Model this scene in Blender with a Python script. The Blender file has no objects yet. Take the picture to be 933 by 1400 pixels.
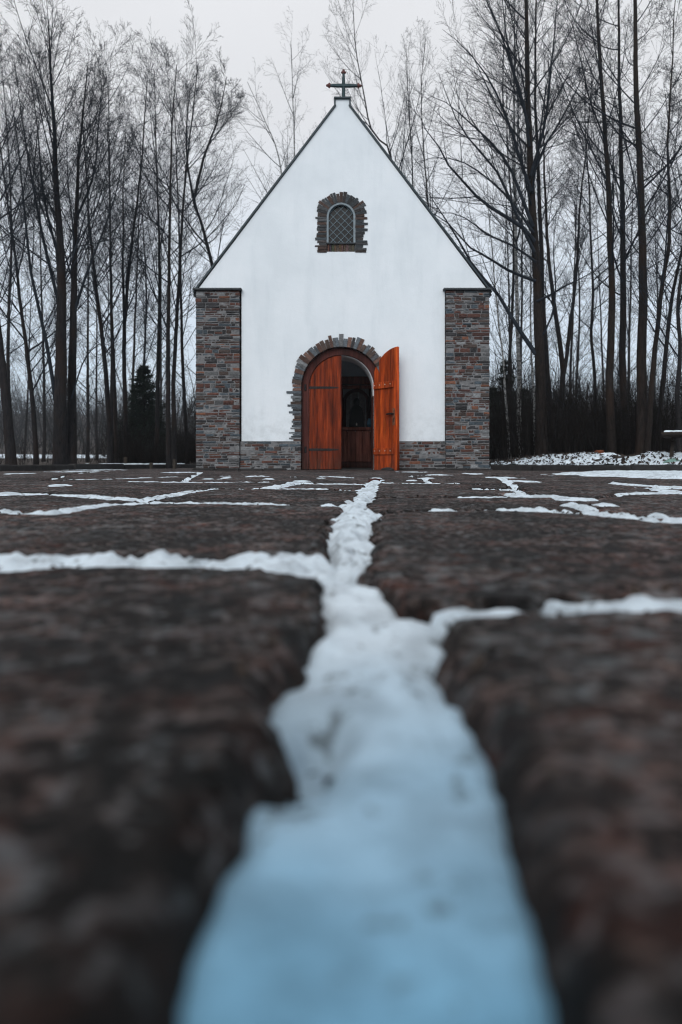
import bpy, math, random
import numpy as np
from mathutils import Vector, Matrix

random.seed(7)
RNG = np.random.default_rng(11)
SC = bpy.context.scene
COL = SC.collection
R = math.radians

# camera constants: one photo pixel is 1/F of the distance
F, CX, HY, CAMH = 1000.0, 466.5, 632.5, 0.155

def at(px, py, Y):
    return ((px - CX) * Y / F, Y, CAMH + (HY - py) * Y / F)

def gnd(px, py):
    d = CAMH * F / (py - HY)
    return ((px - CX) * d / F, d)

# ------------------------------------------------------------------ noise
def _hash(ix, iy, seed):
    h = (ix.astype(np.int64) * 374761393 + iy.astype(np.int64) * 668265263 + seed * 1442695041) & 0xFFFFFFFF
    h = ((h ^ (h >> 13)) * 1274126177) & 0xFFFFFFFF
    return ((h ^ (h >> 16)) & 0xFFFF) / 65535.0

def noise2(x, y, seed=0):
    xi, yi = np.floor(x), np.floor(y)
    fx, fy = x - xi, y - yi
    fx = fx * fx * (3 - 2 * fx); fy = fy * fy * (3 - 2 * fy)
    a = _hash(xi, yi, seed); b = _hash(xi + 1, yi, seed)
    c = _hash(xi, yi + 1, seed); d = _hash(xi + 1, yi + 1, seed)
    return (a + (b - a) * fx) * (1 - fy) + (c + (d - c) * fx) * fy - 0.5

def fbm(x, y, octv=3, seed=0):
    s = 0; a = 1.0
    for o in range(octv):
        s = s + a * noise2(x * 2 ** o + 17.3 * o, y * 2 ** o - 9.1 * o, seed + o)
        a *= 0.5
    return s

def sstep(a, b, x):
    t = np.clip((x - a) / (b - a), 0, 1)
    return t * t * (3 - 2 * t)

# ------------------------------------------------------------------ objects
def props(o, label=None, cat=None, group=None, kind=None):
    if label: o['label'] = label
    if cat: o['category'] = cat
    if group: o['group'] = group
    if kind: o['kind'] = kind
    return o

def empty(name, loc, label, cat, group=None):
    o = bpy.data.objects.new(name, None)
    o.empty_display_size = 0.2
    COL.objects.link(o); o.location = loc
    return props(o, label, cat, group)

def link(name, me, mat, parent=None):
    o = bpy.data.objects.new(name, me)
    if mat is not None: me.materials.append(mat)
    COL.objects.link(o)
    if parent is not None:
        o.parent = parent
        # parts are modelled in world coordinates: keep them there
        off = Vector(parent.location)
        p = parent.parent
        while p is not None:
            off = off + Vector(p.location); p = p.parent
        o.location = -off
    return o

def mesh_arrays(name, V, faces_list, smooth=True, attrs=None, cols=None):
    """V (n,3); faces_list: list of int arrays (m,k)"""
    me = bpy.data.meshes.new(name)
    V = np.ascontiguousarray(V, dtype=np.float32)
    me.vertices.add(len(V)); me.vertices.foreach_set('co', V.ravel())
    loops = np.concatenate([f.ravel() for f in faces_list]).astype(np.int32)
    tot = np.concatenate([np.full(len(f), f.shape[1], np.int32) for f in faces_list])
    start = np.concatenate([[0], np.cumsum(tot)[:-1]]).astype(np.int32)
    me.loops.add(len(loops)); me.loops.foreach_set('vertex_index', loops)
    me.polygons.add(len(tot)); me.polygons.foreach_set('loop_start', start)
    me.polygons.foreach_set('loop_total', tot)
    me.update(calc_edges=True)
    if smooth: me.polygons.foreach_set('use_smooth', np.ones(len(tot), bool))
    for k, a in (attrs or {}).items():
        at_ = me.attributes.new(k, 'FLOAT', 'POINT'); at_.data.foreach_set('value', np.asarray(a, np.float32))
    if cols is not None:
        ca = me.attributes.new('Col', 'FLOAT_COLOR', 'POINT')
        c4 = np.ones((len(V), 4), np.float32); c4[:, :3] = cols
        ca.data.foreach_set('color', c4.ravel())
    return me

class MB:
    def __init__(s): s.v = []; s.f = []; s.c = []
    def add(s, verts, faces, col=(1, 1, 1)):
        n = len(s.v); s.v += [tuple(p) for p in verts]; s.f += [tuple(n + i for i in f) for f in faces]
        s.c += [col] * len(verts)
    def box(s, x0, x1, y0, y1, z0, z1, b=0.0, col=(1, 1, 1), M=None):
        """box with chamfered edges"""
        b = min(b, (x1 - x0) * .45, (y1 - y0) * .45, (z1 - z0) * .45)
        if b <= 0:
            P = [(x, y, z) for z in (z0, z1) for y in (y0, y1) for x in (x0, x1)]
            Fc = [(0, 2, 3, 1), (4, 5, 7, 6), (0, 1, 5, 4), (2, 6, 7, 3), (0, 4, 6, 2), (1, 3, 7, 5)]
        else:
            P = []; idx = {}
            def vid(p):
                k = tuple(round(c, 6) for c in p)
                if k not in idx: idx[k] = len(P); P.append(p)
                return idx[k]
            lo, hi = (x0, y0, z0), (x1, y1, z1)
            Fc = []
            def corner(sx, sy, sz, ax):
                s3 = (sx, sy, sz)
                p = []
                for i in range(3):
                    e = hi[i] if s3[i] else lo[i]
                    if i != ax: e += -b if s3[i] else b
                    p.append(e)
                return vid(tuple(p))
            for ax in range(3):
                for sgn in (0, 1):
                    o = [i for i in range(3) if i != ax]
                    q = []
                    for (u, w) in ((0, 0), (1, 0), (1, 1), (0, 1)):
                        s3 = [0, 0, 0]; s3[ax] = sgn; s3[o[0]] = u; s3[o[1]] = w
                        q.append(corner(*s3, ax))
                    flip = (sgn == 0) ^ (ax == 1)
                    Fc.append(tuple(reversed(q)) if flip else tuple(q))
            for ax in range(3):       # edges along ax
                o = [i for i in range(3) if i != ax]
                for u in (0, 1):
                    for w in (0, 1):
                        def c_(e, face):
                            s3 = [0, 0, 0]; s3[ax] = e; s3[o[0]] = u; s3[o[1]] = w
                            return corner(*s3, face)
                        q = [c_(0, o[0]), c_(1, o[0]), c_(1, o[1]), c_(0, o[1])]
                        Fc.append(tuple(q))
            for sx in (0, 1):
                for sy in (0, 1):
                    for sz in (0, 1):
                        Fc.append((corner(sx, sy, sz, 0), corner(sx, sy, sz, 1), corner(sx, sy, sz, 2)))
        if M is not None: P = [tuple(M @ Vector(p)) for p in P]
        s.add(P, Fc, col)
    def tube(s, pts, rad, sides=8, col=(1, 1, 1), cap=True):
        n = len(pts); P = []; Fc = []
        rad = rad if hasattr(rad, '__len__') else [rad] * n
        for i in range(n):
            a = Vector(pts[max(i - 1, 0)]); c = Vector(pts[min(i + 1, n - 1)])
            t = (c - a).normalized()
            u = t.cross(Vector((0.31, 0.95, 0.05))).normalized(); w = t.cross(u)
            for k in range(sides):
                th = 2 * math.pi * k / sides
                P.append(tuple(Vector(pts[i]) + (u * math.cos(th) + w * math.sin(th)) * rad[i]))
        for i in range(n - 1):
            for k in range(sides):
                k2 = (k + 1) % sides
                Fc.append((i * sides + k, i * sides + k2, (i + 1) * sides + k2, (i + 1) * sides + k))
        if cap:
            Fc.append(tuple(range(sides - 1, -1, -1))); Fc.append(tuple((n - 1) * sides + k for k in range(sides)))
        s.add(P, Fc, col)
    def lathe(s, prof, c=(0, 0, 0), sides=20, col=(1, 1, 1), sx=1, sy=1):
        P = []; Fc = []
        for (r, z) in prof:
            for k in range(sides):
                th = 2 * math.pi * k / sides
                P.append((c[0] + r * sx * math.cos(th), c[1] + r * sy * math.sin(th), c[2] + z))
        for i in range(len(prof) - 1):
            for k in range(sides):
                k2 = (k + 1) % sides
                Fc.append((i * sides + k, i * sides + k2, (i + 1) * sides + k2, (i + 1) * sides + k))
        s.add(P, Fc, col)
    def build(s, name, mat, parent=None, smooth=False):
        me = bpy.data.meshes.new(name)
        me.from_pydata(s.v, [], s.f)
        ca = me.attributes.new('Col', 'FLOAT_COLOR', 'POINT')
        for i, c in enumerate(s.c): ca.data[i].color = (*c, 1)
        import bmesh
        bm = bmesh.new(); bm.from_mesh(me)
        bmesh.ops.recalc_face_normals(bm, faces=bm.faces); bm.to_mesh(me); bm.free()
        if smooth:
            for p in me.polygons: p.use_smooth = True
        return link(name, me, mat, parent)

def prism(name, outlines, y0, y1, mat, parent=None, M=None, bevel=0.0):
    """solid plate in the X-Z plane between y0 and y1; the first outline is the edge, later ones are holes"""
    cu = bpy.data.curves.new('plate', 'CURVE'); cu.dimensions = '2D'; cu.fill_mode = 'BOTH'
    cu.extrude = (y1 - y0) / 2 - bevel; cu.bevel_depth = bevel; cu.bevel_resolution = 1
    if bevel: cu.offset = -bevel
    for ol in outlines:
        sp = cu.splines.new('POLY'); sp.points.add(len(ol) - 1); sp.use_cyclic_u = True
        for i, (x, z) in enumerate(ol): sp.points[i].co = (x, z, 0, 1)
    ob = bpy.data.objects.new('plate', cu); COL.objects.link(ob)
    dg = bpy.context.evaluated_depsgraph_get()
    me = bpy.data.meshes.new_from_object(ob.evaluated_get(dg))
    bpy.data.objects.remove(ob)
    me.name = name; ym = (y0 + y1) / 2
    for v in me.vertices:
        x, z, d = v.co
        p = Vector((x, ym - d, z))
        v.co = M @ p if M is not None else p
    return link(name, me, mat, parent)

# ------------------------------------------------------------------ materials
def new_mat(name):
    m = bpy.data.materials.new(name); m.use_nodes = True
    nt = m.node_tree; b = nt.nodes['Principled BSDF']
    return m, nt, b

class NT:
    def __init__(s, nt): s.nt = nt
    def n(s, t, **kw):
        nd = s.nt.nodes.new(t)
        for k, v in kw.items(): setattr(nd, k, v)
        return nd
    def l(s, a, b): s.nt.links.new(a, b)
    def coord(s, scale=(1, 1, 1), which='Object'):
        tc = s.n('ShaderNodeTexCoord'); mp = s.n('ShaderNodeMapping')
        mp.inputs['Scale'].default_value = scale; s.l(tc.outputs[which], mp.inputs[0]); return mp.outputs[0]
    def noise(s, vec, scale, detail=6, rough=.6, dist=0.0):
        n = s.n('ShaderNodeTexNoise'); n.inputs['Scale'].default_value = scale
        n.inputs['Detail'].default_value = detail; n.inputs['Roughness'].default_value = rough
        n.inputs['Distortion'].default_value = dist
        s.l(vec, n.inputs['Vector']); return n.outputs['Fac']
    def ramp(s, fac, stops, interp='LINEAR'):
        r = s.n('ShaderNodeValToRGB'); r.color_ramp.interpolation = interp
        e = r.color_ramp.elements
        while len(e) < len(stops): e.new(0.5)
        for i, (p, c) in enumerate(stops):
            e[i].position = p; e[i].color = (*c, 1) if len(c) == 3 else c
        s.l(fac, r.inputs[0]); return r.outputs[0]
    def mix(s, fac, a, b, mode='MIX'):
        m = s.n('ShaderNodeMix', data_type='RGBA', blend_type=mode)
        if isinstance(fac, (int, float)): m.inputs[0].default_value = fac
        else: s.l(fac, m.inputs[0])
        for i, v in ((6, a), (7, b)):
            if isinstance(v, tuple): m.inputs[i].default_value = (*v, 1)
            else: s.l(v, m.inputs[i])
        return m.outputs[2]
    def math(s, op, a, b=0.0):
        m = s.n('ShaderNodeMath', operation=op)
        for i, v in ((0, a), (1, b)):
            if isinstance(v, (int, float)): m.inputs[i].default_value = v
            else: s.l(v, m.inputs[i])
        return m.outputs[0]
    def bump(s, b, h, strength=.5, dist=.01):
        n = s.n('ShaderNodeBump'); n.inputs['Strength'].default_value = strength
        n.inputs['Distance'].default_value = dist; s.l(h, n.inputs['Height']); s.l(n.outputs[0], b.inputs['Normal'])
    def attr(s, name, out='Fac'):
        a = s.n('ShaderNodeAttribute'); a.attribute_name = name; return a.outputs[out]

def g(v): return (v, v, v)

def simple(name, col, rough=.7, var=.35, scale=8, bump=.3, bdist=.004, metal=0.0, spec=.4, stretch=(1, 1, 1)):
    m, nt, b = new_mat(name); t = NT(nt)
    v = t.coord(stretch)
    f = t.noise(v, scale, 8)
    lo = tuple(c * (1 - var) for c in col); hi = tuple(min(1, c * (1 + var)) for c in col)
    t.l(t.ramp(f, [(.3, lo), (.7, hi)]), b.inputs['Base Color'])
    b.inputs['Roughness'].default_value = rough; b.inputs['Metallic'].default_value = metal
    b.inputs['Specular IOR Level'].default_value = spec
    t.bump(b, t.noise(v, scale * 4, 6), bump, bdist)
    return m

def mat_stone():
    m, nt, b = new_mat('paving_stone'); t = NT(nt)
    v = t.coord()
    big = t.noise(v, 1.5, 4); mid = t.noise(v, 9, 8, .75, .1); fine = t.noise(v, 75, 8, .72); med = t.noise(v, 31, 6, .7, .3)
    base = t.ramp(mid, [(.40, (.006, .006, .007)), (.47, (.021, .017, .015)), (.53, (.052, .041, .037)), (.61, (.15, .128, .120))])
    c = t.mix(1.0, base, t.ramp(med, [(.40, g(.35)), (.5, g(.95)), (.60, g(1.9))]), 'MULTIPLY')
    c = t.mix(1.0, c, t.ramp(fine, [(.41, g(.22)), (.5, g(.95)), (.59, g(2.5))]), 'MULTIPLY')
    rust = t.ramp(t.noise(v, 13, 7, .75, .8), [(.53, g(0)), (.60, g(1))])
    c = t.mix(t.math('MULTIPLY', rust, .85), c, t.mix(t.ramp(fine, [(.4, g(0)), (.6, g(1))]), (.026, .010, .007), (.165, .058, .036)))
    dark = t.ramp(big, [(.40, g(.13)), (.57, g(.70))])
    c = t.mix(1.0, c, dark, 'MULTIPLY')
    speck = t.ramp(t.noise(v, 52, 5, .62), [(.51, g(0)), (.59, g(.85))])
    c = t.mix(t.math('MULTIPLY', speck, t.ramp(mid, [(.40, g(.15)), (.56, g(1))])), c, t.mix(t.ramp(med, [(.45, g(0)), (.55, g(1))]), (.165, .135, .128), (.17, .19, .205)))
    warm = t.ramp(t.noise(v, 3.1, 6, .7), [(.45, g(0)), (.58, g(1))])
    c = t.mix(t.math('MULTIPLY', warm, .5), c, t.mix(1.0, c, (1.45, .80, .66), 'MULTIPLY'))     # iron-stained parts of the slabs
    # pale lichen and frost flecks
    lich = t.ramp(t.noise(v, 20, 6, .75), [(.53, g(0)), (.61, g(.9))])
    c = t.mix(t.math('MULTIPLY', lich, t.ramp(big, [(.45, g(0)), (.6, g(1))])), c, (.20, .215, .225))
    # soil and dead moss collected along the joints
    soil = t.attr('soil')
    sc = t.ramp(t.noise(v, 45, 6, .7), [(.35, (.006, .006, .006)), (.55, (.018, .012, .009)), (.75, (.06, .022, .012))])
    c = t.mix(soil, c, sc)
    t.l(c, b.inputs['Base Color'])
    t.l(t.ramp(mid, [(.3, g(.6)), (.7, g(.85))]), b.inputs['Roughness'])
    b.inputs['Specular IOR Level'].default_value = .16
    h = t.math('ADD', t.math('MULTIPLY', fine, .5), mid)
    t.bump(b, h, 1.0, .03)
    return m

def mat_snow():
    m, nt, b = new_mat('snow'); t = NT(nt)
    v = t.coord()
    f = t.noise(v, 30, 8, .7)
    near_shade = t.attr('near_shade')
    c = t.mix(near_shade, (.70, .80, .88), (.16, .42, .63))  # darkening towards the lens, painted into the snow as a bluer colour
    patch = t.ramp(t.noise(v, 11, 5, .6), [(.38, g(.7)), (.54, g(1.0))])
    c = t.mix(1.0, c, patch, 'MULTIPLY')
    dirt = t.ramp(t.noise(v, 38, 4, .6), [(.60, g(0)), (.68, g(.7))])
    c = t.mix(dirt, c, (.05, .06, .06))
    t.l(c, b.inputs['Base Color'])
    b.inputs['Roughness'].default_value = .65
    b.inputs['Specular IOR Level'].default_value = .25
    t.bump(b, t.math('ADD', t.noise(v, 160, 4, .7), f), .9, .008)
    return m

def mat_plaster():
    m, nt, b = new_mat('white_plaster'); t = NT(nt)
    v = t.coord(); vs = t.coord((1.6, 1, .25))
    f = t.noise(v, 1.1, 6, .6); st = t.noise(vs, 2.4, 6, .65)
    c = t.ramp(f, [(.36, (.69, .75, .80)), (.52, (.73, .79, .84)), (.66, (.755, .81, .86))])
    c = t.mix(t.ramp(st, [(.50, g(0)), (.66, g(.22))]), c, (.54, .61, .66))
    # grime splashed up the bottom of the wall and a few scuffs
    tc = t.n('ShaderNodeTexCoord'); sx = t.n('ShaderNodeSeparateXYZ'); t.l(tc.outputs['Object'], sx.inputs[0])
    low = t.n('ShaderNodeMapRange'); low.inputs[1].default_value = 1.5; low.inputs[2].default_value = .55
    t.l(sx.outputs[2], low.inputs[0])
    gr = t.math('MULTIPLY', low.outputs[0], t.ramp(t.noise(v, 5, 7, .7), [(.45, g(0)), (.75, g(.5))]))
    c = t.mix(gr, c, (.30, .33, .34))
    t.l(c, b.inputs['Base Color'])
    b.inputs['Roughness'].default_value = .9; b.inputs['Specular IOR Level'].default_value = .2
    h = t.math('ADD', t.noise(v, 60, 5, .6), t.math('MULTIPLY', t.noise(v, 6, 4), 1.6))
    t.bump(b, h, .35, .01)
    return m

def mat_masonry(name='stone_masonry', gain=1.0):
    m, nt, b = new_mat(name); t = NT(nt)
    v = t.coord(); c0 = t.attr('Col', 'Color')
    f = t.noise(t.coord((1, 1, 2.5)), 22, 8, .7)
    c = t.mix(1.0, c0, t.ramp(f, [(.25, g(.35 * gain)), (.5, g(.95 * gain)), (.75, g(1.7 * gain))]), 'MULTIPLY')
    t.l(c, b.inputs['Base Color'])
    b.inputs['Roughness'].default_value = .8; b.inputs['Specular IOR Level'].default_value = .3
    t.bump(b, t.noise(t.coord((1, 1, 3)), 45, 7, .7), .7, .012)
    return m

def mat_wood(name, lo, mid, hi, rough=.45):
    m, nt, b = new_mat(name); t = NT(nt)
    v = t.coord((1, 1, .06)); f = t.noise(v, 28, 8, .65, .6); s = t.noise(t.coord((1, 1, .12)), 7, 5, .6)
    c = t.ramp(f, [(.3, lo), (.5, mid), (.72, hi)])
    c = t.mix(1.0, c, t.ramp(s, [(.35, g(.45)), (.6, g(1.15))]), 'MULTIPLY')
    tc = t.n('ShaderNodeTexCoord'); sx = t.n('ShaderNodeSeparateXYZ'); t.l(tc.outputs['Object'], sx.inputs[0])
    low = t.n('ShaderNodeMapRange'); low.inputs[1].default_value = .55; low.inputs[2].default_value = .0
    t.l(sx.outputs[2], low.inputs[0])
    gr = t.math('MULTIPLY', low.outputs[0], t.ramp(t.noise(t.coord((1, 1, .3)), 9, 6, .7), [(.35, g(.1)), (.7, g(.9))]))
    c = t.mix(gr, c, (.05, .025, .018))     # splashed, weathered foot of the door
    t.l(c, b.inputs['Base Color'])
    b.inputs['Roughness'].default_value = rough; b.inputs['Specular IOR Level'].default_value = .14
    t.bump(b, f, .35, .004)
    return m

def mat_bark(name, lo, hi, birch=False):
    m, nt, b = new_mat(name); t = NT(nt)
    v = t.coord((1, 1, .18) if not birch else (1, 1, 3.2))
    f = t.noise(v, 26 if not birch else 5, 8, .7, .5)
    if birch:
        c = t.ramp(f, [(.36, (.02, .02, .02)), (.46, lo), (.6, hi)])
    else:
        c = t.ramp(f, [(.3, lo), (.7, hi)])
        moss = t.ramp(t.noise(t.coord((1, 1, .5)), 2.2, 5), [(.5, g(0)), (.7, g(.6))])
        c = t.mix(moss, c, (.028, .016, .010))
    t.l(c, b.inputs['Base Color']); b.inputs['Roughness'].default_value = .9
    b.inputs['Specular IOR Level'].default_value = .15
    t.bump(b, f, .8, .03)
    return m

def mat_floor():
    m, nt, b = new_mat('forest_floor'); t = NT(nt)
    v = t.coord()
    f = t.noise(v, 14, 8, .75)
    c = t.ramp(f, [(.3, (.008, .006, .005)), (.55, (.03, .018, .011)), (.75, (.075, .04, .022))])
    sn = t.attr('snow')
    k = t.math('GREATER_THAN', t.math('ADD', sn, t.math('MULTIPLY', t.math('SUBTRACT', t.noise(v, 5, 8, .75), .5), 1.6)), .5)
    c = t.mix(k, c, (.66, .75, .83))
    t.l(c, b.inputs['Base Color']); b.inputs['Roughness'].default_value = .9
    t.bump(b, f, .8, .05)
    return m

M = {}
M['stone'] = mat_stone(); M['snow'] = mat_snow(); M['plaster'] = mat_plaster()
M['masonry'] = mat_masonry(); M['mortar'] = simple('mortar', (.15, .152, .158), .9, .35, 14, .6, .006)
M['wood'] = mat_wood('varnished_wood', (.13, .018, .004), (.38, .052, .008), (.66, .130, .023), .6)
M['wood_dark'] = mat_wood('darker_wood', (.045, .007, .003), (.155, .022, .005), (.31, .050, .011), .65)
M['frame_wood'] = mat_wood('frame_wood', (.025, .007, .006), (.060, .017, .014), (.10, .03, .024), .65)
M['inner_wood'] = mat_wood('inner_wood', (.12, .035, .025), (.26, .085, .06), (.40, .15, .11), .6)
M['iron'] = simple('iron', (.014, .014, .015), .55, .4, 20, .3, .002, .6)
M['rust'] = simple('rusty_plate', (.16, .065, .035), .7, .5, 25, .3, .002, .3)
M['bright'] = simple('stud_metal', (.5, .5, .48), .35, .2, 20, .1, .001, .9)
M['slate'] = simple('slate', (.035, .042, .048), .6, .35, 9, .5, .006, 0, .3, (1, 1, 1))
M['flash'] = simple('lead_flashing', (.020, .032, .040), .5, .3, 6, .3, .004, .4)
M['verd'] = simple('verdigris', (.012, .034, .042), .55, .55, 30, .4, .004, .3)
M['red'] = simple('worn_red', (.09, .028, .025), .6, .5, 30, .4, .004, .2)
M['lead'] = simple('lead_bars', (.20, .28, .33), .5, .25, 30, .2, .002)
M['wframe'] = simple('window_frame_stone', (.20, .245, .275), .8, .25, 20, .3, .003)
M['bark'] = mat_bark('dark_bark', (.006, .006, .008), (.028, .026, .027))
M['brush'] = simple('brush_bark', (.011, .009, .008), .9, .5, 3, .1, .002, 0, .1)
M['twig'] = simple('twig_bark', (.020, .025, .033), .9, .4, 6, .1, .002, 0, .1)
M['bark_brown'] = mat_bark('brown_bark', (.006, .0055, .006), (.030, .023, .020))
M['birch'] = mat_bark('birch_bark', (.16, .165, .17), (.40, .41, .41), True)
M['needle'] = simple('needles', (.010, .017, .012), .8, .6, 3, .2, .01, 0, .2)
M['floor'] = mat_floor()
M['kerb'] = simple('kerb_stone', (.018, .017, .017), .85, .5, 9, .7, .01)
M['leaf'] = simple('dead_leaf', (.020, .012, .008), .8, .6, 3, .2, .002)
M['leaf_red'] = simple('red_leaf', (.12, .018, .01), .7, .4, 30, .2, .002)
M['post'] = mat_bark('post_wood', (.02, .018, .016), (.075, .065, .055))
M['table_wood'] = simple('table_wood', (.022, .016, .012), .8, .4, 9, .4, .004, 0, .3, (1, 8, 8))
M['figure'] = simple('dark_carving', (.012, .012, .012), .6, .4, 20, .3, .003)
M['niche'] = simple('faded_panel', (.22, .20, .19), .8, .4, 14, .3, .003)
M['wax'] = simple('wax', (.75, .72, .66), .5, .1, 10, .1, .002)
M['blue'] = simple('blue_glaze', (.06, .15, .22), .2, .3, 20, .05, .001)
M['green'] = simple('pale_green_stone', (.13, .22, .20), .8, .3, 20, .4, .004)
M['reveal'] = simple('reveal_plaster', (.78, .79, .80), .9, .06, 6, .2, .003)
M['inside'] = simple('dim_plaster', (.22, .21, .20), .9, .2, 5, .3, .004)
def glass():
    m, nt, b = new_mat('dark_pane'); t = NT(nt)
    t.l(t.ramp(t.noise(t.coord(), 6, 3), [(.3, (.003, .0035, .004)), (.7, (.006, .008, .011))]), b.inputs['Base Color'])
    b.inputs['Roughness'].default_value = .25; b.inputs['Specular IOR Level'].default_value = .15
    return m
M['pane'] = glass()

# ------------------------------------------------------------------ world, sun, camera
w = bpy.data.worlds.new('World'); SC.world = w; w.use_nodes = True
t = NT(w.node_tree)
SUN_EL, SUN_AZ = 28.0, 195.0      # the bright part of the cloud cover, behind and a little left of the camera
sky = t.n('ShaderNodeTexSky', sky_type='NISHITA', sun_disc=False, sun_elevation=R(SUN_EL), sun_rotation=R(SUN_AZ))
bgA = w.node_tree.nodes['Background']; bgA.inputs['Strength'].default_value = 0.1
tc = t.n('ShaderNodeTexCoord'); sx = t.n('ShaderNodeSeparateXYZ'); t.l(tc.outputs['Generated'], sx.inputs[0])
cl = t.noise(tc.outputs['Generated'], 2.5, 4, .5)
# overcast: a grey-white layer of cloud over the clear sky, a little bluer and darker towards the horizon
over = t.ramp(sx.outputs[2], [(0.0, (7.2, 8.8, 10.3)), (.20, (8.2, 9.1, 10.2)), (.42, (8.8, 8.85, 9.05)), (1.0, (9.4, 9.4, 9.5))])
over = t.mix(1.0, over, t.ramp(cl, [(.35, g(.93)), (.6, g(1.03))]), 'MULTIPLY')
t.l(t.mix(.9, sky.outputs[0], over), bgA.inputs['Color'])

sd = bpy.data.lights.new('sun', 'SUN'); sd.energy = 1.5; sd.angle = R(35); sd.color = (1, .98, .95)
so = bpy.data.objects.new('sun', sd); COL.objects.link(so)
so.location = (-4, -10, 12)
dirv = Vector((math.sin(R(SUN_AZ)) * math.cos(R(SUN_EL)), math.cos(R(SUN_AZ)) * math.cos(R(SUN_EL)), math.sin(R(SUN_EL))))
so.rotation_euler = (-dirv).to_track_quat('-Z', 'Y').to_euler()

cam = bpy.data.cameras.new('camera'); co = bpy.data.objects.new('camera', cam); COL.objects.link(co)
co.location = (0, 0, CAMH); co.rotation_euler = (R(90), 0, 0)
cam.sensor_fit = 'VERTICAL'; cam.sensor_height = 36; cam.sensor_width = 24; cam.lens = F / 1400 * 36
cam.shift_y = -(700 - HY) / 1400; cam.clip_start = .01; cam.clip_end = 2000
cam.dof.use_dof = True; cam.dof.focus_distance = 5.0; cam.dof.aperture_fstop = 2.6
SC.camera = co
SC.cycles.filter_width = 1.0
SC.view_settings.view_transform = 'Standard'; SC.view_settings.look = 'None'
SC.view_settings.exposure = 0; SC.view_settings.gamma = 1

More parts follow.
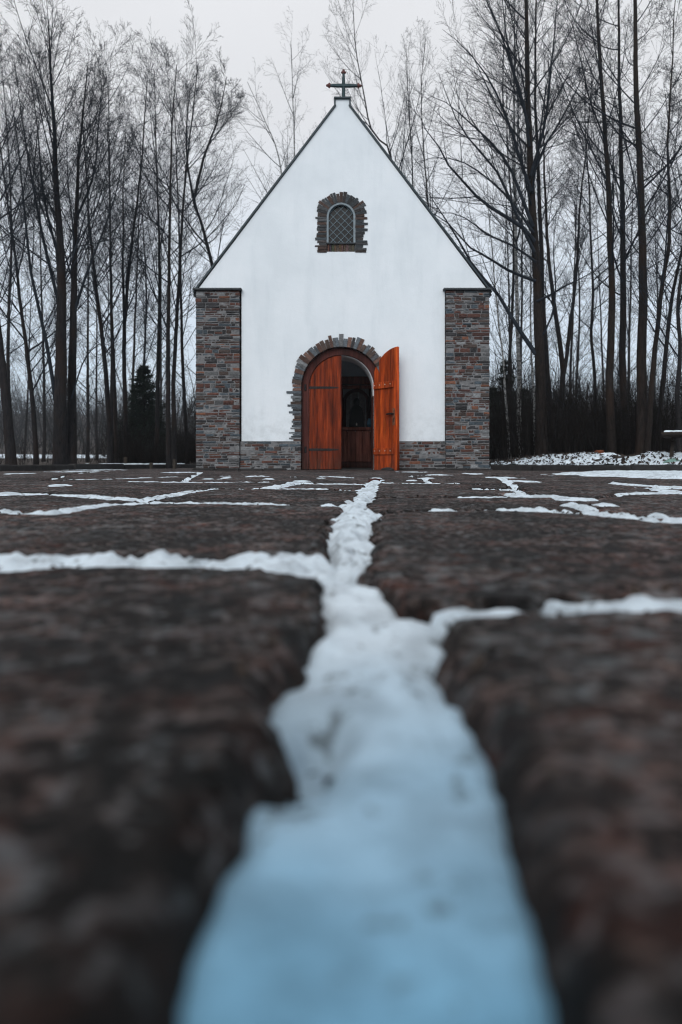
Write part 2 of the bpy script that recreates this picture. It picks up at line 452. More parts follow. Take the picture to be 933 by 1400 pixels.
# ------------------------------------------------------------------ paving and snow
# joints: list of (px, py, half width m), snow level, snow cover
def J(pts, hw, lvl=0.006, cover=1.0):
    return [(*gnd(p[0], p[1]), p[2] if len(p) > 2 else hw) for p in pts], lvl, cover
joints = [
    # broad channel that runs from the lens to the door
    (([(-.005, -.35, .062), (.003, 0.0, .058)] + [(*gnd(px, py), hw) for px, py, hw in
      [(481, 1400, .0475), (492, 1250, .050), (506, 1150, .051), (510, 1050, .050), (520, 990, .048), (507, 945, .055), (512, 897, .046)]]), -.013, 1.0),
    J([(512, 897, .046), (520, 865, .049), (519, 846, .046), (489, 828, .031), (478, 815, .028), (470, 797, .026)], .04, -.006),
    J([(470, 797, .026), (471, 785, .021), (467, 776, .022), (477, 756, .05), (484, 738, .055), (478, 717, .055)], .04, .0),
    J([(478, 717, .055), (491, 703, .07), (485, 691, .045), (500, 679, .045), (508, 664, .055), (515, 657, .05)], .05, .004),
    J([(-500, 764), (-200, 766), (0, 768, .06), (60, 769, .058), (130, 771, .048), (200, 771, .045), (262, 774, .022)], .055, .006),
    J([(262, 774), (292, 774)], .014, -.03, 0),
    J([(296, 774, .022), (335, 773, .036), (388, 768, .052), (425, 779, .03), (462, 790, .02)], .035, .004),
    J([(602, 845, .014), (622, 843, .020), (680, 838, .026), (738, 838, .020)], .02, .003),
    J([(738, 838), (756, 837)], .012, -.03, 0),
    J([(758, 837, .018), (780, 835, .024), (850, 833, .026), (933, 832, .028), (1250, 829), (1500, 826)], .028, .004),
    J([(-400, 706), (-150, 700), (0, 700), (36, 704), (68, 703.5), (95, 699), (123, 695), (160, 690.5), (224, 689.5), (300, 689.8), (380, 690.5), (443, 690.8), (476, 692)], .024, .005, .85),
    J([(-300, 676), (0, 678.5), (64, 677.5), (116, 680), (154, 683), (190, 685.5), (219, 682), (240, 678), (268, 673), (294, 668.5)], .035, .007, .85),
    J([(294, 668.5), (330, 669.5), (410, 670), (469, 671), (498, 672)], .035, .006, 1.0),
    J([(369, 669), (384, 665.6), (405, 661)], .05, .008, 1.0),
    J([(190, 685.5), (205, 688), (224, 689.5)], .02, .005, .8),
    J([(180, 659.5), (249, 660.4), (300, 661), (330, 660.5), (364, 660.5)], .035, .006, .75),
    J([(410, 661), (425, 662.5), (469, 663), (502, 664)], .04, .006, .8),
    J([(60, 658), (92, 657), (144, 656.6), (200, 654), (240, 652.5)], .04, .006, .55),
    J([(440, 652.4), (460, 652.7), (479, 654)], .05, .006, .9),
    J([(508, 681), (524, 681), (606, 681.3), (645, 682), (676, 682.3), (715, 681)], .027, .005, .9),
    J([(515, 703), (555, 699.5), (594, 698.8), (637, 699), (660, 698.5), (742, 700)], .02, .004, .75),
    J([(530, 662), (588, 663), (622, 662.5), (650, 663.8), (670, 663.5)], .035, .005, .6),
    J([(650, 668), (661, 669.5), (684, 669), (700, 672)], .035, .006, .9),
    J([(698, 677.7), (708, 680), (732, 681.8), (765, 681.2), (784, 685.5)], .05, .009, 1.0),
    J([(740, 699), (765, 700.5), (788, 701), (806, 700), (822, 703), (847, 708)], .032, .009, 1.0),
    J([(778, 692), (804, 696), (822, 703)], .032, .009, 1.0),
    J([(847, 708), (933, 716), (1100, 722)], .03, .002, .35),
    J([(837, 661), (858, 663.3), (886, 665), (914, 666.5), (1000, 668)], .055, .008, .9),
    J([(857, 677), (899, 676.5), (930, 675.7), (1000, 677)], .045, .009, 1.0),
    J([(896, 669), (919, 674), (928, 675.7)], .05, .009, 1.0),
    J([(868, 668), (891, 668.2), (933, 668.7)], .035, .006, .9),
    # further joints the traced ones run into, mostly bare
    J([(784, 685.5), (857, 677)], .02, -.01, .3),
    J([(560, 651), (640, 650), (740, 651), (840, 652)], .035, .004, .3),
    J([(300, 651), (380, 652), (440, 652.4)], .03, .004, .35),
    J([(715, 681), (706, 668), (690, 656), (676, 650)], .03, .002, .35),
    J([(590, 663), (580, 655), (560, 651)], .03, .002, .2),
    J([(249, 660.4), (262, 652), (275, 646)], .03, .003, .3),
    J([(60, 658), (95, 649), (130, 645)], .03, .003, .2),
    # slabs beside the picture
    ([(.62, .79, .03), (.64, .2, .03), (.66, -1.3, .035)], .002, .8), ([(1.1, 1.73, .03), (2.6, 1.82, .03), (4.6, 1.75, .03)], .004, .8),
    ([(2.4, 1.8, .03), (2.5, .78, .03), (2.45, -1.3, .03)], .003, .75), ([(1.42, .79, .025), (1.55, 1.3, .025), (1.5, 1.78, .025)], .003, .7),
    ([(-.60, 1.1, .03), (-.63, .3, .03), (-.66, -1.3, .03)], .002, .8), ([(-1.62, 1.1, .03), (-1.7, 1.6, .03), (-1.66, 2.2, .03)], .004, .8),
    ([(-1.5, 1.1, .03), (-1.45, -.2, .03), (-1.5, -1.3, .03)], .003, .75), ([(4.4, 1.75, .03), (4.5, 3.1, .03), (4.3, 4.4, .03)], .004, .7),
    ([(-3.2, 2.2, .03), (-3.3, 3.6, .03), (-3.2, 4.4, .03)], .004, .7), ([(2.5, .8, .03), (4.2, .72, .03), (6.5, .8, .03)], .003, .7),
]
blobs = [  # px, py, radius x, radius y (m), level: loose patches of snow left on the slabs
    (784, 685.5, .075, .11, .012), (836, 693, .075, .07, .011), (902, 708.6, .032, .05, .012), (932, 716, .04, .04, .01),
    (12, 678.5, .07, .08, .012), (717, 659, .14, .25, .009), (648, 648.6, .12, .35, .009), (687, 654, .14, .3, .009),
    (515, 655, .05, .2, .008), (523, 658, .03, .1, .007), (343, 652, .05, .3, .008), (357, 651.5, .04, .2, .007), (369, 656, .055, .2, .009), (284, 656, .06, .15, .008), (307, 655, .05, .3, .008),
    (414, 660, .06, .1, .008), (29, 648, .13, .35, .008), (80, 666, .06, .09, .01), (250, 646.5, .22, .5, .009), (600, 650, .1, .3, .007),
    (585, 655, .08, .14, .008), (566, 658, .05, .1, .007), (440, 655, .05, .1, .007), (565, 646, .2, .3, .01), (130, 642.5, .5, 1.3, .006), (105, 645, .4, .8, .006), (150, 643.5, .3, .6, .007),
]
kerb_patch = [gnd(*p) for p in [(748, 648.5), (775, 647), (800, 645.6), (850, 645.2), (900, 645), (960, 645), (1000, 646), (1000, 656.5), (945, 656.2), (900, 655.7), (850, 654.6), (822, 653.8), (790, 650.5)]]

def poly_sd(x, y, P):
    """signed distance to a polygon, negative inside"""
    n = len(P); d = np.full(x.shape, 1e9); inside = np.zeros(x.shape, bool)
    for i in range(n):
        ax, ay = P[i]; bx, by = P[(i + 1) % n]
        ex, ey = bx - ax, by - ay
        tt = np.clip(((x - ax) * ex + (y - ay) * ey) / (ex * ex + ey * ey), 0, 1)
        d = np.minimum(d, np.hypot(x - ax - tt * ex, y - ay - tt * ey))
        c = (ay > y) != (by > y)
        with np.errstate(divide='ignore', invalid='ignore'):
            inside ^= c & (x < ex * (y - ay) / (ey if ey else 1e-12) + ax)
    return np.where(inside, -d, d)

PLAZA = [(-9.0, -3.0), (-6.25, 12.0), (-4.3, 21.0), (-4.2, 22.5), (3.2, 22.5), (3.12, 14.75), (5.55, 11.4), (16.0, -3.0)]
CH = (-2.86, 2.92, 14.55, 21.0)      # the chapel's footprint

def axis(lo, hi, fine, k):
    """coordinates with a spacing that grows with the distance from 0"""
    pos = [0.0]
    while pos[-1] < hi: pos.append(pos[-1] + max(fine, k * pos[-1]))
    neg = [0.0]
    while neg[-1] > lo: neg.append(neg[-1] - max(fine, k * -neg[-1]))
    return np.array(neg[:0:-1] + pos)

xs = axis(-9.5, 16.0, .005, .010)
ys = axis(-1.2, 22.5, .005, .0042)
GX, GY = np.meshgrid(xs, ys); gx, gy = GX.ravel(), GY.ravel()

def joint_fields(x, y):
    amp = sstep(.2, 1.2, y) * .7 + .3
    wx = x + amp * (.026 * fbm(x * 8, y * 8, 3, 3) + .018 * fbm(x * 34, y * 34, 3, 5))
    wy = y + amp * (.026 * fbm(x * 8, y * 8, 3, 13) + .018 * fbm(x * 34, y * 34, 3, 15))
    sdm = np.full(x.shape, .4); lv = np.full(x.shape, -.05); cv = np.zeros(x.shape)
    for ji, (pts, lvl, cover) in enumerate(joints):
        hk = 1.0 if ji < 2 or ji in (6, 8) else .72 if ji < 4 else .82
        for (x0, y0, h0), (x1, y1, h1) in zip(pts[:-1], pts[1:]):
            mrg = .45
            m = (wx > min(x0, x1) - mrg) & (wx < max(x0, x1) + mrg) & (wy > min(y0, y1) - mrg) & (wy < max(y0, y1) + mrg)
            idx = np.nonzero(m)[0]
            if not len(idx): continue
            px, py = wx[idx], wy[idx]
            ex, ey = x1 - x0, y1 - y0
            tt = np.clip(((px - x0) * ex + (py - y0) * ey) / (ex * ex + ey * ey + 1e-12), 0, 1)
            d = np.hypot(px - x0 - tt * ex, py - y0 - tt * ey) - (h0 + (h1 - h0) * tt) * hk + (.004 if hk < 1 else -.004)
            better = d < sdm[idx]
            k = idx[better]
            sdm[k] = d[better]; cv[k] = cover
            lv[k] = lvl if ji > 3 else np.interp(y[k], (.35, .65, 1.0, 1.6, 3.0), (-.014, -.012, -.007, -.002, .003))   # the broad channel dips towards the near end
    return sdm, lv, cv

sdm, lv, cv = joint_fields(gx, gy)
und = .010 * fbm(gx * 1.4, gy * 1.4, 2, 21) + .0035 * fbm(gx * 9, gy * 9, 3, 25) + .0034 * fbm(gx * 40, gy * 40, 3, 29)
s_ = np.clip(sdm / .034, 0, 1)
zst = und + .004 - .046 * (1 - s_) ** 2.6
zst = np.where(sdm < 0, -.042 + .012 * fbm(gx * 30, gy * 30, 2, 31), zst)
soil = 1 - sstep(-.002, .014, sdm + .02 * fbm(gx * 22, gy * 22, 3, 41))

def grid_faces(nx, ny, keep=None):
    a = (np.arange(ny - 1)[:, None] * nx + np.arange(nx - 1)[None, :]).ravel()
    f = np.stack([a, a + 1, a + 1 + nx, a + nx], 1)
    return f if keep is None else f[keep]

psd = poly_sd(gx, gy, PLAZA)
nx, ny = len(xs), len(ys)
allf = grid_faces(nx, ny)
kf = (psd[allf] < .05).any(1)
infoot = ((gx > CH[0] + .1) & (gx < CH[1] - .1) & (gy > CH[2] + .2) & (gy < CH[3] - .1))
kf &= ~infoot[allf].all(1)
def compact(V, Fa, attrs):
    used = np.zeros(len(V), bool); used[Fa.ravel()] = True
    mp = np.cumsum(used) - 1
    return V[used], mp[Fa], {k: a[used] for k, a in attrs.items()}
V, Fa, at_ = compact(np.stack([gx, gy, zst], 1), allf[kf], {'soil': soil})
props(link('pavement', mesh_arrays('pavement', V, [Fa], True, at_), M['stone']), 'large worn dark brown stone slabs with rounded edges in front of the chapel', None, None, 'structure')

# snow: its own surface, seen wherever it lies higher than the stone
gap = fbm(gx * 6, gy * 6, 3, 51) + .5
gap2 = fbm(gx * 26, gy * 26, 2, 55)
spill = np.where(sdm > 0, sdm * (.75 - .3 * sstep(1.0, 3.0, gy)), 0)
cover_drop = np.where(cv > .99, 0, .05 * sstep(cv - .12, cv + .12, gap * .9))
far = sstep(1.6, 3.2, gy)                 # the thinner cover further out
zsn = lv * (1 - .30 * far) + .0028 * far * (lv > 0) - spill + (1 - .5 * far) * (.013 * gap2 * sstep(.3, 1.0, gy) + (.004 + .007 * sstep(.5, 1.1, gy)) * fbm(gx * 62, gy * 62, 2, 58) + .004 * fbm(gx * 7, gy * 7, 3, 57)) + .3 * und - cover_drop
zsn = np.where(sdm < -.004, zsn + (.007 * sstep(.7, 1.2, gy) - .005 * far) * np.clip(-sdm / .04, 0, 1), zsn)
# the snow has shrunk back from some stone edges and left a dark crevice
zsn = zsn - (.008 + .014 * sstep(.9, 1.3, gy)) * sstep(.06, .34, fbm(gx * 5, gy * 5, 3, 59)) * sstep(-.03, -.006, sdm) * sstep(.3, .6, gy) * (1 - sstep(.06, .12, gx) * (1 - sstep(.95, 1.0, gy)))
for (px, py, r_, dp) in ((436, 968, .016, .03), (418, 990, .018, .035), (398, 1018, .018, .03), (462, 781, .030, .035), (500, 786, .035, .03), (505, 752, .02, .02), (448, 742, .03, .02)):
    bx, by = gnd(px, py)
    zsn = zsn - dp * np.exp(-(((gx - bx) / r_) ** 2 + ((gy - by) / (r_ * 1.3)) ** 2) * (1 + .8 * gap2))
zsn = np.where(lv < -.025, -.08, zsn)
zb = np.full(gx.shape, -.08)
for px, py, rx, ry, lvl in blobs:
    bx, by = gnd(px, py)
    m = (abs(gx - bx) < 2 * rx) & (abs(gy - by) < 2 * ry)
    i = np.nonzero(m)[0]
    q = np.hypot((gx[i] - bx) / rx, (gy[i] - by) / ry) + 1.3 * fbm(gx[i] * 9, gy[i] * 9, 3, 61)
    thin = .03 * np.clip(.06 - fbm(gx[i] * 7, gy[i] * 5, 3, 63), 0, 1) if rx > .2 else 0
    zb[i] = np.maximum(zb[i], und[i] + (lvl + .004) * (1 - q ** 2) - thin)
kp = poly_sd(gx, gy, kerb_patch) + .55 * fbm(gx * 2.2, gy * 1.6, 3, 71) + .12 * fbm(gx * 14, gy * 14, 2, 73)
zb = np.maximum(zb, und + np.clip(-kp * .10, -.05, .025) + .018 * fbm(gx * 8, gy * 8, 3, 75))
zsn = np.maximum(zsn, zb)
near_shade = np.clip((1 - sstep(.12, .85, gy + .12 * fbm(gx * 6, gy * 6, 3, 81))) * .95, 0, 1)  # mask of the painted shade, strongest at the near end
kf2 = (zsn > zst - .006)[allf].any(1) & (psd[allf] < 0).all(1) & ~infoot[allf].any(1)
V, Fa, at_ = compact(np.stack([gx, gy, zsn], 1), allf[kf2], {'near_shade': near_shade})
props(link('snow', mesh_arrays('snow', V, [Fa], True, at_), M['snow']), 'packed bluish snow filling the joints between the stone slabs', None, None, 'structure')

# ------------------------------------------------------------------ terrain
def terrain(x, y):
    d = poly_sd(x, y, PLAZA)
    h = .09 + .05 * fbm(x * .5, y * .5, 3, 91)
    right = sstep(1.5, 3.5, x) * (1 - sstep(20, 24, y))
    h = h + right * (.20 * sstep(.1, 1.6, d)) + right * .03 * fbm(x * 3, y * 3, 3, 93)
    h = h + .016 * np.clip(y - 24, 0, 70)
    h = h + (21 + 12 * fbm(x * .012, y * .004 + 3, 3, 95)) * sstep(95, 330, y)
    h = h + 3.0 * sstep(30, 140, np.abs(x)) 
    return np.where(d < 0, -.11, -.11 + (h + .11) * sstep(0, .22, d))
tx = axis(-320, 320, .22, .035); ty = np.concatenate([axis(-40, 0, .5, .05)[:-1], axis(0, 430, .20, .022)])
TX, TY = np.meshgrid(tx, ty); a_, b_ = TX.ravel(), TY.ravel()
tz = terrain(a_, b_)
tsd = poly_sd(a_, b_, PLAZA)
snow_attr = .95 * sstep(42, 50, b_) * (1 - sstep(80, 90, b_)) + .32 * (1 - sstep(0, 3, tsd)) * (b_ < 40) + .12 - .6 * sstep(84, 100, b_)
props(link('forest_floor', mesh_arrays('forest_floor', np.stack([a_, b_, tz], 1), [grid_faces(len(tx), len(ty))], True, {'snow': snow_attr}), M['floor']),
      'dark leaf strewn woodland ground with patches of snow', None, None, 'structure')

def tz1(x, y): return float(terrain(np.array([x]), np.array([y]))[0])

# snowy bank behind the right kerb, sprinkled with leaves
bx_ = np.arange(2.9, 10.5, .028); by_ = np.arange(8.2, 17.2, .028)
BX, BY = np.meshgrid(bx_, by_); p, q = BX.ravel(), BY.ravel()
bd = poly_sd(p, q, PLAZA)
lump = fbm(p * 5, q * 5, 4, 101)
bz = terrain(p, q) + .045 * fbm(p * 4, q * 4, 3, 103) + .05 * fbm(p * 12, q * 12, 3, 107) + .05 - .12 * sstep(.0, .3, fbm(p * 1.1, q * 1.1, 3, 109) - .22 + .5 * sstep(1.5, 2.6, bd))
bz = np.minimum(bz, .12 + .17 * np.clip(bd - .16, 0, 3) + .03 * lump)
bf = grid_faces(len(bx_), len(by_))
kb = (bd[bf] > .17).all(1) & (bd[bf] < 2.6).all(1) & ~((p[bf] < 3.0) & (q[bf] > 14.6)).any(1)
V, Fa, at_ = compact(np.stack([p, q, bz], 1), bf[kb], {'near_shade': np.zeros(len(p))})
props(link('snow_bank', mesh_arrays('snow_bank', V, [Fa], True, at_), M['snow']), 'low bank of patchy snow and leaves behind the right kerb', None, None, 'structure')

# dead leaves: too many to count
def leaves(name, pts, size, mat, label, flat=.5):
    n = len(pts); pts = np.asarray(pts)
    a = RNG.uniform(0, 2 * np.pi, n); s = size * RNG.uniform(.6, 1.4, n)
    u = np.stack([np.cos(a), np.sin(a), RNG.normal(0, flat, n)], 1) * s[:, None]
    v = np.stack([-np.sin(a), np.cos(a), RNG.normal(0, flat, n)], 1) * s[:, None] * .6
    up = np.array([0, 0, 1.0]) * s[:, None] * .35
    c = pts + np.array([0, 0, .3]) * s[:, None]
    P = np.stack([c - u, c - v + up, c + u, c + v + up, c], 1).reshape(-1, 3)
    b = np.arange(n)[:, None] * 5
    f = np.concatenate([b + [0, 1, 4], b + [1, 2, 4], b + [2, 3, 4], b + [3, 0, 4]])
    return props(link(name, mesh_arrays(name, P, [f], False), mat), label, None, None, 'stuff')
k = RNG.choice(np.nonzero((bd > .15) & (bd < 2.4) & ~((p < 3.0) & (q > 14.5)))[0], 2500)
leaves('leaves', np.stack([p[k], q[k], np.maximum(bz[k], terrain(p[k], q[k]))], 1), .030, M['leaf'], 'dark dead leaves scattered over the snowy bank', .6)
# crumbs of bark, leaf and earth caught along the joints
ki = np.nonzero((sdm > .012) & (sdm < .05) & (psd < -.2) & (gy > .25) & (gy < 13) & ~infoot)[0]
ki = RNG.choice(ki, 600)
leaves('litter', np.stack([gx[ki], gy[ki], np.maximum(zst[ki], zsn[ki]) - .001], 1), .0065, M['leaf'], 'crumbs of leaf and earth caught along the joints', .5)

# kerbs
def kerb(name, pts, label, top=.12, snow=False):
    b = MB()
    for (x0, y0), (x1, y1) in zip(pts[:-1], pts[1:]):
        L = math.hypot(x1 - x0, y1 - y0); ang = math.atan2(y1 - y0, x1 - x0); n = max(1, int(L / 1.0))
        for i in range(n):
            a = i / n * L
            Mx = Matrix.Translation((x0, y0, 0)) @ Matrix.Rotation(ang + random.uniform(-.006, .006), 4, 'Z')
            b.box(a + .006, a + L / n - .006, -.005 + random.uniform(-.01, .01), .16, -.12, top + random.uniform(-.012, .012), .018, M=Mx)
    o = b.build(name, M['kerb']); return props(o, label, None, None, 'structure')
kerb('kerb', [(-4.25, 22.4), (-4.3, 21.0), (-6.25, 12.0), (-9.0, -3.0)], 'dark stone kerb along the left edge of the paving')
kerb('kerb', [(16.0, -3.0), (5.55, 11.4), (3.12, 14.75)], 'dark stone kerb below the snowy bank right of the chapel')

# snow lying on the left kerb and in front of the wood behind it
pts = []
kb_ = MB()
for i in range(26):
    f_ = random.uniform(.45, 1.0); x = -6.25 + 1.95 * f_; y = 12 + 9 * f_
    x -= random.uniform(.05, .5); z = max(.11, tz1(x, y)) + .0
    r = random.uniform(.06, .2)
    kb_.lathe([(r, -.02), (r * .93, .006), (r * .7, .02), (r * .35, .028), (.004, .03)], (x, y, z), 10, sx=random.uniform(.8, 1.6), sy=random.uniform(.7, 1.2))
o = kb_.build('snow', M['snow'], None, True); props(o, 'small cushions of snow behind the left kerb', None, None, 'stuff')

# ------------------------------------------------------------------ chapel
XC = .028; YF = 14.5; PX = .0145
def X(px): return (px - CX) * PX
def Z(py): return CAMH + (HY - py) * PX
chapel = empty('chapel', (XC, YF, 0), 'small white plastered chapel with steep gable, stone corner piers and open wooden doors', 'chapel')

def arch(xc, zc, r, zb, n=28, a0=0, a1=math.pi):
    pts = [(xc + r, zb)] + [(xc + r * math.cos(a0 + (a1 - a0) * i / n), zc + r * math.sin(a0 + (a1 - a0) * i / n)) for i in range(n + 1)] + [(xc - r, zb)]
    return pts
XD, ZS, RD = .010, 1.655, .80          # doorway
XW, ZW, RW, ZWB = 0.0, 5.026, .268, 4.515
eave = 2.875; ez = 3.575
gable = [(-2.0 + XC, .58), (-2.0 + XC, ez), (XC - eave, ez), (XC - .135, Z(146)), (XC - .135, Z(136)), (XC + .135, Z(136)), (XC + .135, Z(146)), (XC + eave, ez), (XC + 2.03, ez), (XC + 2.03, .58)]
# the doorway is cut out of the lower edge
door_cut = arch(XD, ZS, RD + .03, .58)
gable_out = gable + door_cut
winhole = arch(XW, ZW, RW + .02, Z(345) + .01, 20)
prism('gable_wall', [gable_out, winhole], YF, YF + .40, M['plaster'], chapel)
for (xa, xb) in ((XC - 2.85, XC - 2.5), (XC + 2.5, XC + 2.85)):    # each with two unglazed openings, unseen from the front, added to brighten the nave
    ol = [(YF + .45, 0), (21, 0), (21, ez - .02), (YF + .45, ez - .02)]
    holes = [arch(yw, 2.5, .38, 1.3, 12) for yw in (16.6, 18.6)]
    Mw = Matrix(((0, 1, 0, 0), (1, 0, 0, 0), (0, 0, 1, 0), (0, 0, 0, 1)))
    prism('side_wall', [ol] + holes, xa, xb, M['plaster'], chapel, Mw)
prism('rear_wall', [[(XC - 2.8, 0), (XC - 2.8, ez - .05), (XC, Z(150)), (XC + 2.8, ez - .05), (XC + 2.8, 0)]], 20.7, 21.0, M['plaster'], chapel)
b = MB(); b.box(XC - 2.5, XC + 2.5, YF + .2, 20.7, -.08, .03); b.build('floor', M['kerb'], chapel)

# roof slopes and dark verge flashing
A = Vector((XC + eave + .03, 0, ez - .01)); B_ = Vector((XC + .135, 0, Z(146) + .005))
for sgn in (-1, 1):
    def mx(x): return XC + sgn * (x - XC)
    d = (B_ - A).normalized(); nrm = Vector((d.z, 0, -d.x)); nrm = nrm if nrm.x > 0 else -nrm
    a0, b0 = A - d * .06, B_ + d * .02
    q = [(mx(v.x), v.z) for v in (a0, b0, b0 + nrm * .036, a0 + nrm * .036)]
    prism('verge', [q], YF - .035, YF + .10, M['flash'], chapel)
    q = [(mx(v.x), v.z) for v in (A - d * .10, B_ + d * .16, B_ + d * .12 + nrm * .03, A - d * .10 + nrm * .03)]
    rf = prism('roof_slope', [[(x, z + .0) for x, z in q]], YF + .103, 21.15, M['slate'], chapel)
# stepped block at the apex with its cap flashing
zt = Z(136)
b = MB()
b.box(XC - .168, XC + .168, YF - .05, YF + .30, zt, zt + .04, .008)
b.box(XC - .168, XC - .137, YF - .03, YF + .12, Z(147), zt - .002, .004)
b.box(XC + .137, XC + .168, YF - .03, YF + .12, Z(147), zt - .002, .004)
b.build('ridge_cap', M['flash'], chapel)

# cross: tapered arms with knobbed trefoil ends
yc = YF + .06; xcr = X(470); zc = Z(115)
cross = MB()
def bar(p0, p1, w0, w1, th):
    p0, p1 = Vector(p0), Vector(p1); d = (p1 - p0).normalized(); s_v = Vector((d.z, 0, -d.x))
    P = []
    for (pp, ww) in ((p0, w0), ((p0 + p1) / 2, (w0 + w1) / 2 * 1.06), (p1, w1)):
        for (a, c) in ((-1, 0), (-.5, -1), (.5, -1), (1, 0), (.5, 1), (-.5, 1)):
            P.append(pp + s_v * ww * a + Vector((0, th * c, 0)))
    fs = [(i * 6 + k, i * 6 + (k + 1) % 6, (i + 1) * 6 + (k + 1) % 6, (i + 1) * 6 + k) for i in range(2) for k in range(6)]
    cross.add(P, fs + [tuple(range(6)), tuple(12 + k for k in range(6))])
bar((xcr, yc, zt + .03), (xcr, yc, zc - .03), .033, .034, .026)
bar((xcr, yc, zc + .0), (xcr, yc, Z(99)), .036, .024, .026)
bar((xcr, yc, zc), (X(451), yc, zc + .003), .044, .032, .025)
bar((xcr, yc, zc), (X(490), yc, zc - .003), .044, .032, .025)
cross.box(xcr - .055, xcr + .055, yc - .05, yc + .05, zt + .04, zt + .055, .006)
cr = cross.build('cross', M['verd'], chapel)
for (ex, ez_, dx, dz) in ((X(450.5), zc + .003, -1, 0), (X(490.5), zc - .003, 1, 0), (xcr, Z(97), 0, 1)):
    kb = MB()
    for (ox, oz, rr) in ((0, 0, .040), (dx * .04, dz * .04, .027), (dz * .03, dx * .03, .024), (-dz * .03, -dx * .03, .024)):
        prof = [(rr * math.sin(a), -rr * math.cos(a)) for a in np.linspace(.02, math.pi - .02, 8)]
        kb.lathe(prof, (ex + ox, yc, ez_ + oz), 10, sy=.9)
    kb.build('knob', M['red'], cr, True)

# --- stone work
PAL = [((.058, .076, .092), 4), ((.085, .088, .092), 4), ((.028, .028, .031), 7), ((.092, .042, .033), 5), ((.070, .034, .029), 6), ((.062, .046, .041), 7), ((.19, .20, .21), 2), ((.15, .066, .042), 2)]
PC = [c for c, n in PAL for _ in range(n)]
def scol(k=1.0):
    c = random.choice(PC); f = random.uniform(.7, 1.25) * k
    return tuple(x * f for x in c)
def rock(b, x0, x1, y0, y1, z0, z1, c, col, jit=.0055, M=None):
    """one rough stone: front face towards -y, chamfered and jittered"""
    j = lambda s=1: random.uniform(-jit, jit) * s
    P = []
    for (yy, ins) in ((y0, c), (y0 + c * .9, 0)):
        for (x, z) in ((x0 + ins, z0 + ins), ((x0 + x1) / 2, z0 + ins), (x1 - ins, z0 + ins), (x1 - ins, z1 - ins), ((x0 + x1) / 2, z1 - ins), (x0 + ins, z1 - ins)):
            P.append(Vector((x + j(), yy + j(1.3), z + j(.8))))
    for (x, z) in ((x0, z0), ((x0 + x1) / 2, z0), (x1, z0), (x1, z1), ((x0 + x1) / 2, z1), (x0, z1)):
        P.append(Vector((x + j(.5), y1, z)))
    Fc = [(0, 1, 4, 5), (1, 2, 3, 4)]
    for i in range(2):
        for k in range(6):
            k2 = (k + 1) % 6; Fc.append((i * 6 + k, i * 6 + 6 + k, i * 6 + 6 + k2, i * 6 + k2))
    Fc.append((12, 13, 16, 17)); Fc.append((13, 14, 15, 16))
    if M is not None: P = [M @ p_ for p_ in P]
    b.add(P, Fc, col)

def wall_of_stones(x0, x1, y0, y1, z0, z1, quoins=True):
    b = MB(); z = z0
    while z < z1 - .012:
        h = random.choice([random.uniform(.034, .06), random.uniform(.05, .092)])
        if z + h > z1 - .03: h = z1 - z
        x = x0 + random.uniform(-.006, .006); first = True
        while x < x1 - .01:
            w_ = random.choice([random.uniform(.07, .16), random.uniform(.14, .30)])
            if quoins and first: w_ = random.uniform(.13, .22)
            if x + w_ > x1 - .08: w_ = x1 - x + random.uniform(-.007, .007)
            yy = y0 + random.uniform(-.010, .010)
            col = scol()
            if h > .06 and random.random() < .3 and w_ > .1:   # two thin stones in the height of one
                hm = h * random.uniform(.4, .6)
                rock(b, x + .004, x + w_ - .004, yy, y1, z + .003, z + hm - .003, .007, col)
                rock(b, x + .004, x + w_ - .004, yy + random.uniform(-.006, .006), y1, z + hm + .003, z + h - .004, .007, scol())
            else:
                rock(b, x + .007, x + w_ - .007, yy, y1, z + .0055, z + h - .0055, .010, col)
            x += w_; first = False
        z += h
    return b

pz1 = Z(398.5)
for (xa, xb) in ((X(267.5), X(328)), (X(609.5), X(670))):
    yp = YF - .085; k_ = yp / YF
    xa, xb = xa * k_, xb * k_
    pier = wall_of_stones(xa, xb, yp, YF + .44, -.05, pz1).build('stone_pier', M['masonry'], chapel)
    c = MB(); c.box(xa + .012, xb - .012, yp + .009, YF + .435, -.06, pz1 - .004); c.build('mortar', M['mortar'], pier)
    c = MB(); c.box(xa - .045, xb + .04, yp - .055, YF + .43, pz1 + .002, pz1 + .042, .008); c.build('coping', M['slate'], pier)
for (xa, xb) in ((X(328) + .0, XD - RD - .005), (XD + RD + .005, X(609.5))):
    pl = wall_of_stones(xa + .004, xb, YF - .022, YF + .3, -.05, .578, False).build('plinth', M['masonry'], chapel)
    c = MB(); c.box(xa + .012, xb - .004, YF - .015, YF + .29, -.06, .574); c.build('mortar', M['mortar'], pl)

for (xa, xb) in ((X(265), XD - RD - .28), (XD + 1.0, X(672.5))):
    b = MB(); n = max(2, int((xb - xa) / .42))
    for i in range(n):
        u0, u1 = xa + (xb - xa) * i / n, xa + (xb - xa) * (i + 1) / n
        b.box(u0 + .004, u1 - .004, YF - .20 + random.uniform(-.02, .02), YF - .02, -.08, .055 + random.uniform(-.02, .02), .02)
    b.build('footing', M['kerb'], chapel)
PALL = PC
PC = [(.085, .10, .115), (.10, .105, .11), (.06, .07, .08), (.05, .05, .055), (.13, .14, .15), (.085, .10, .115), (.07, .05, .043), (.09, .052, .042)]
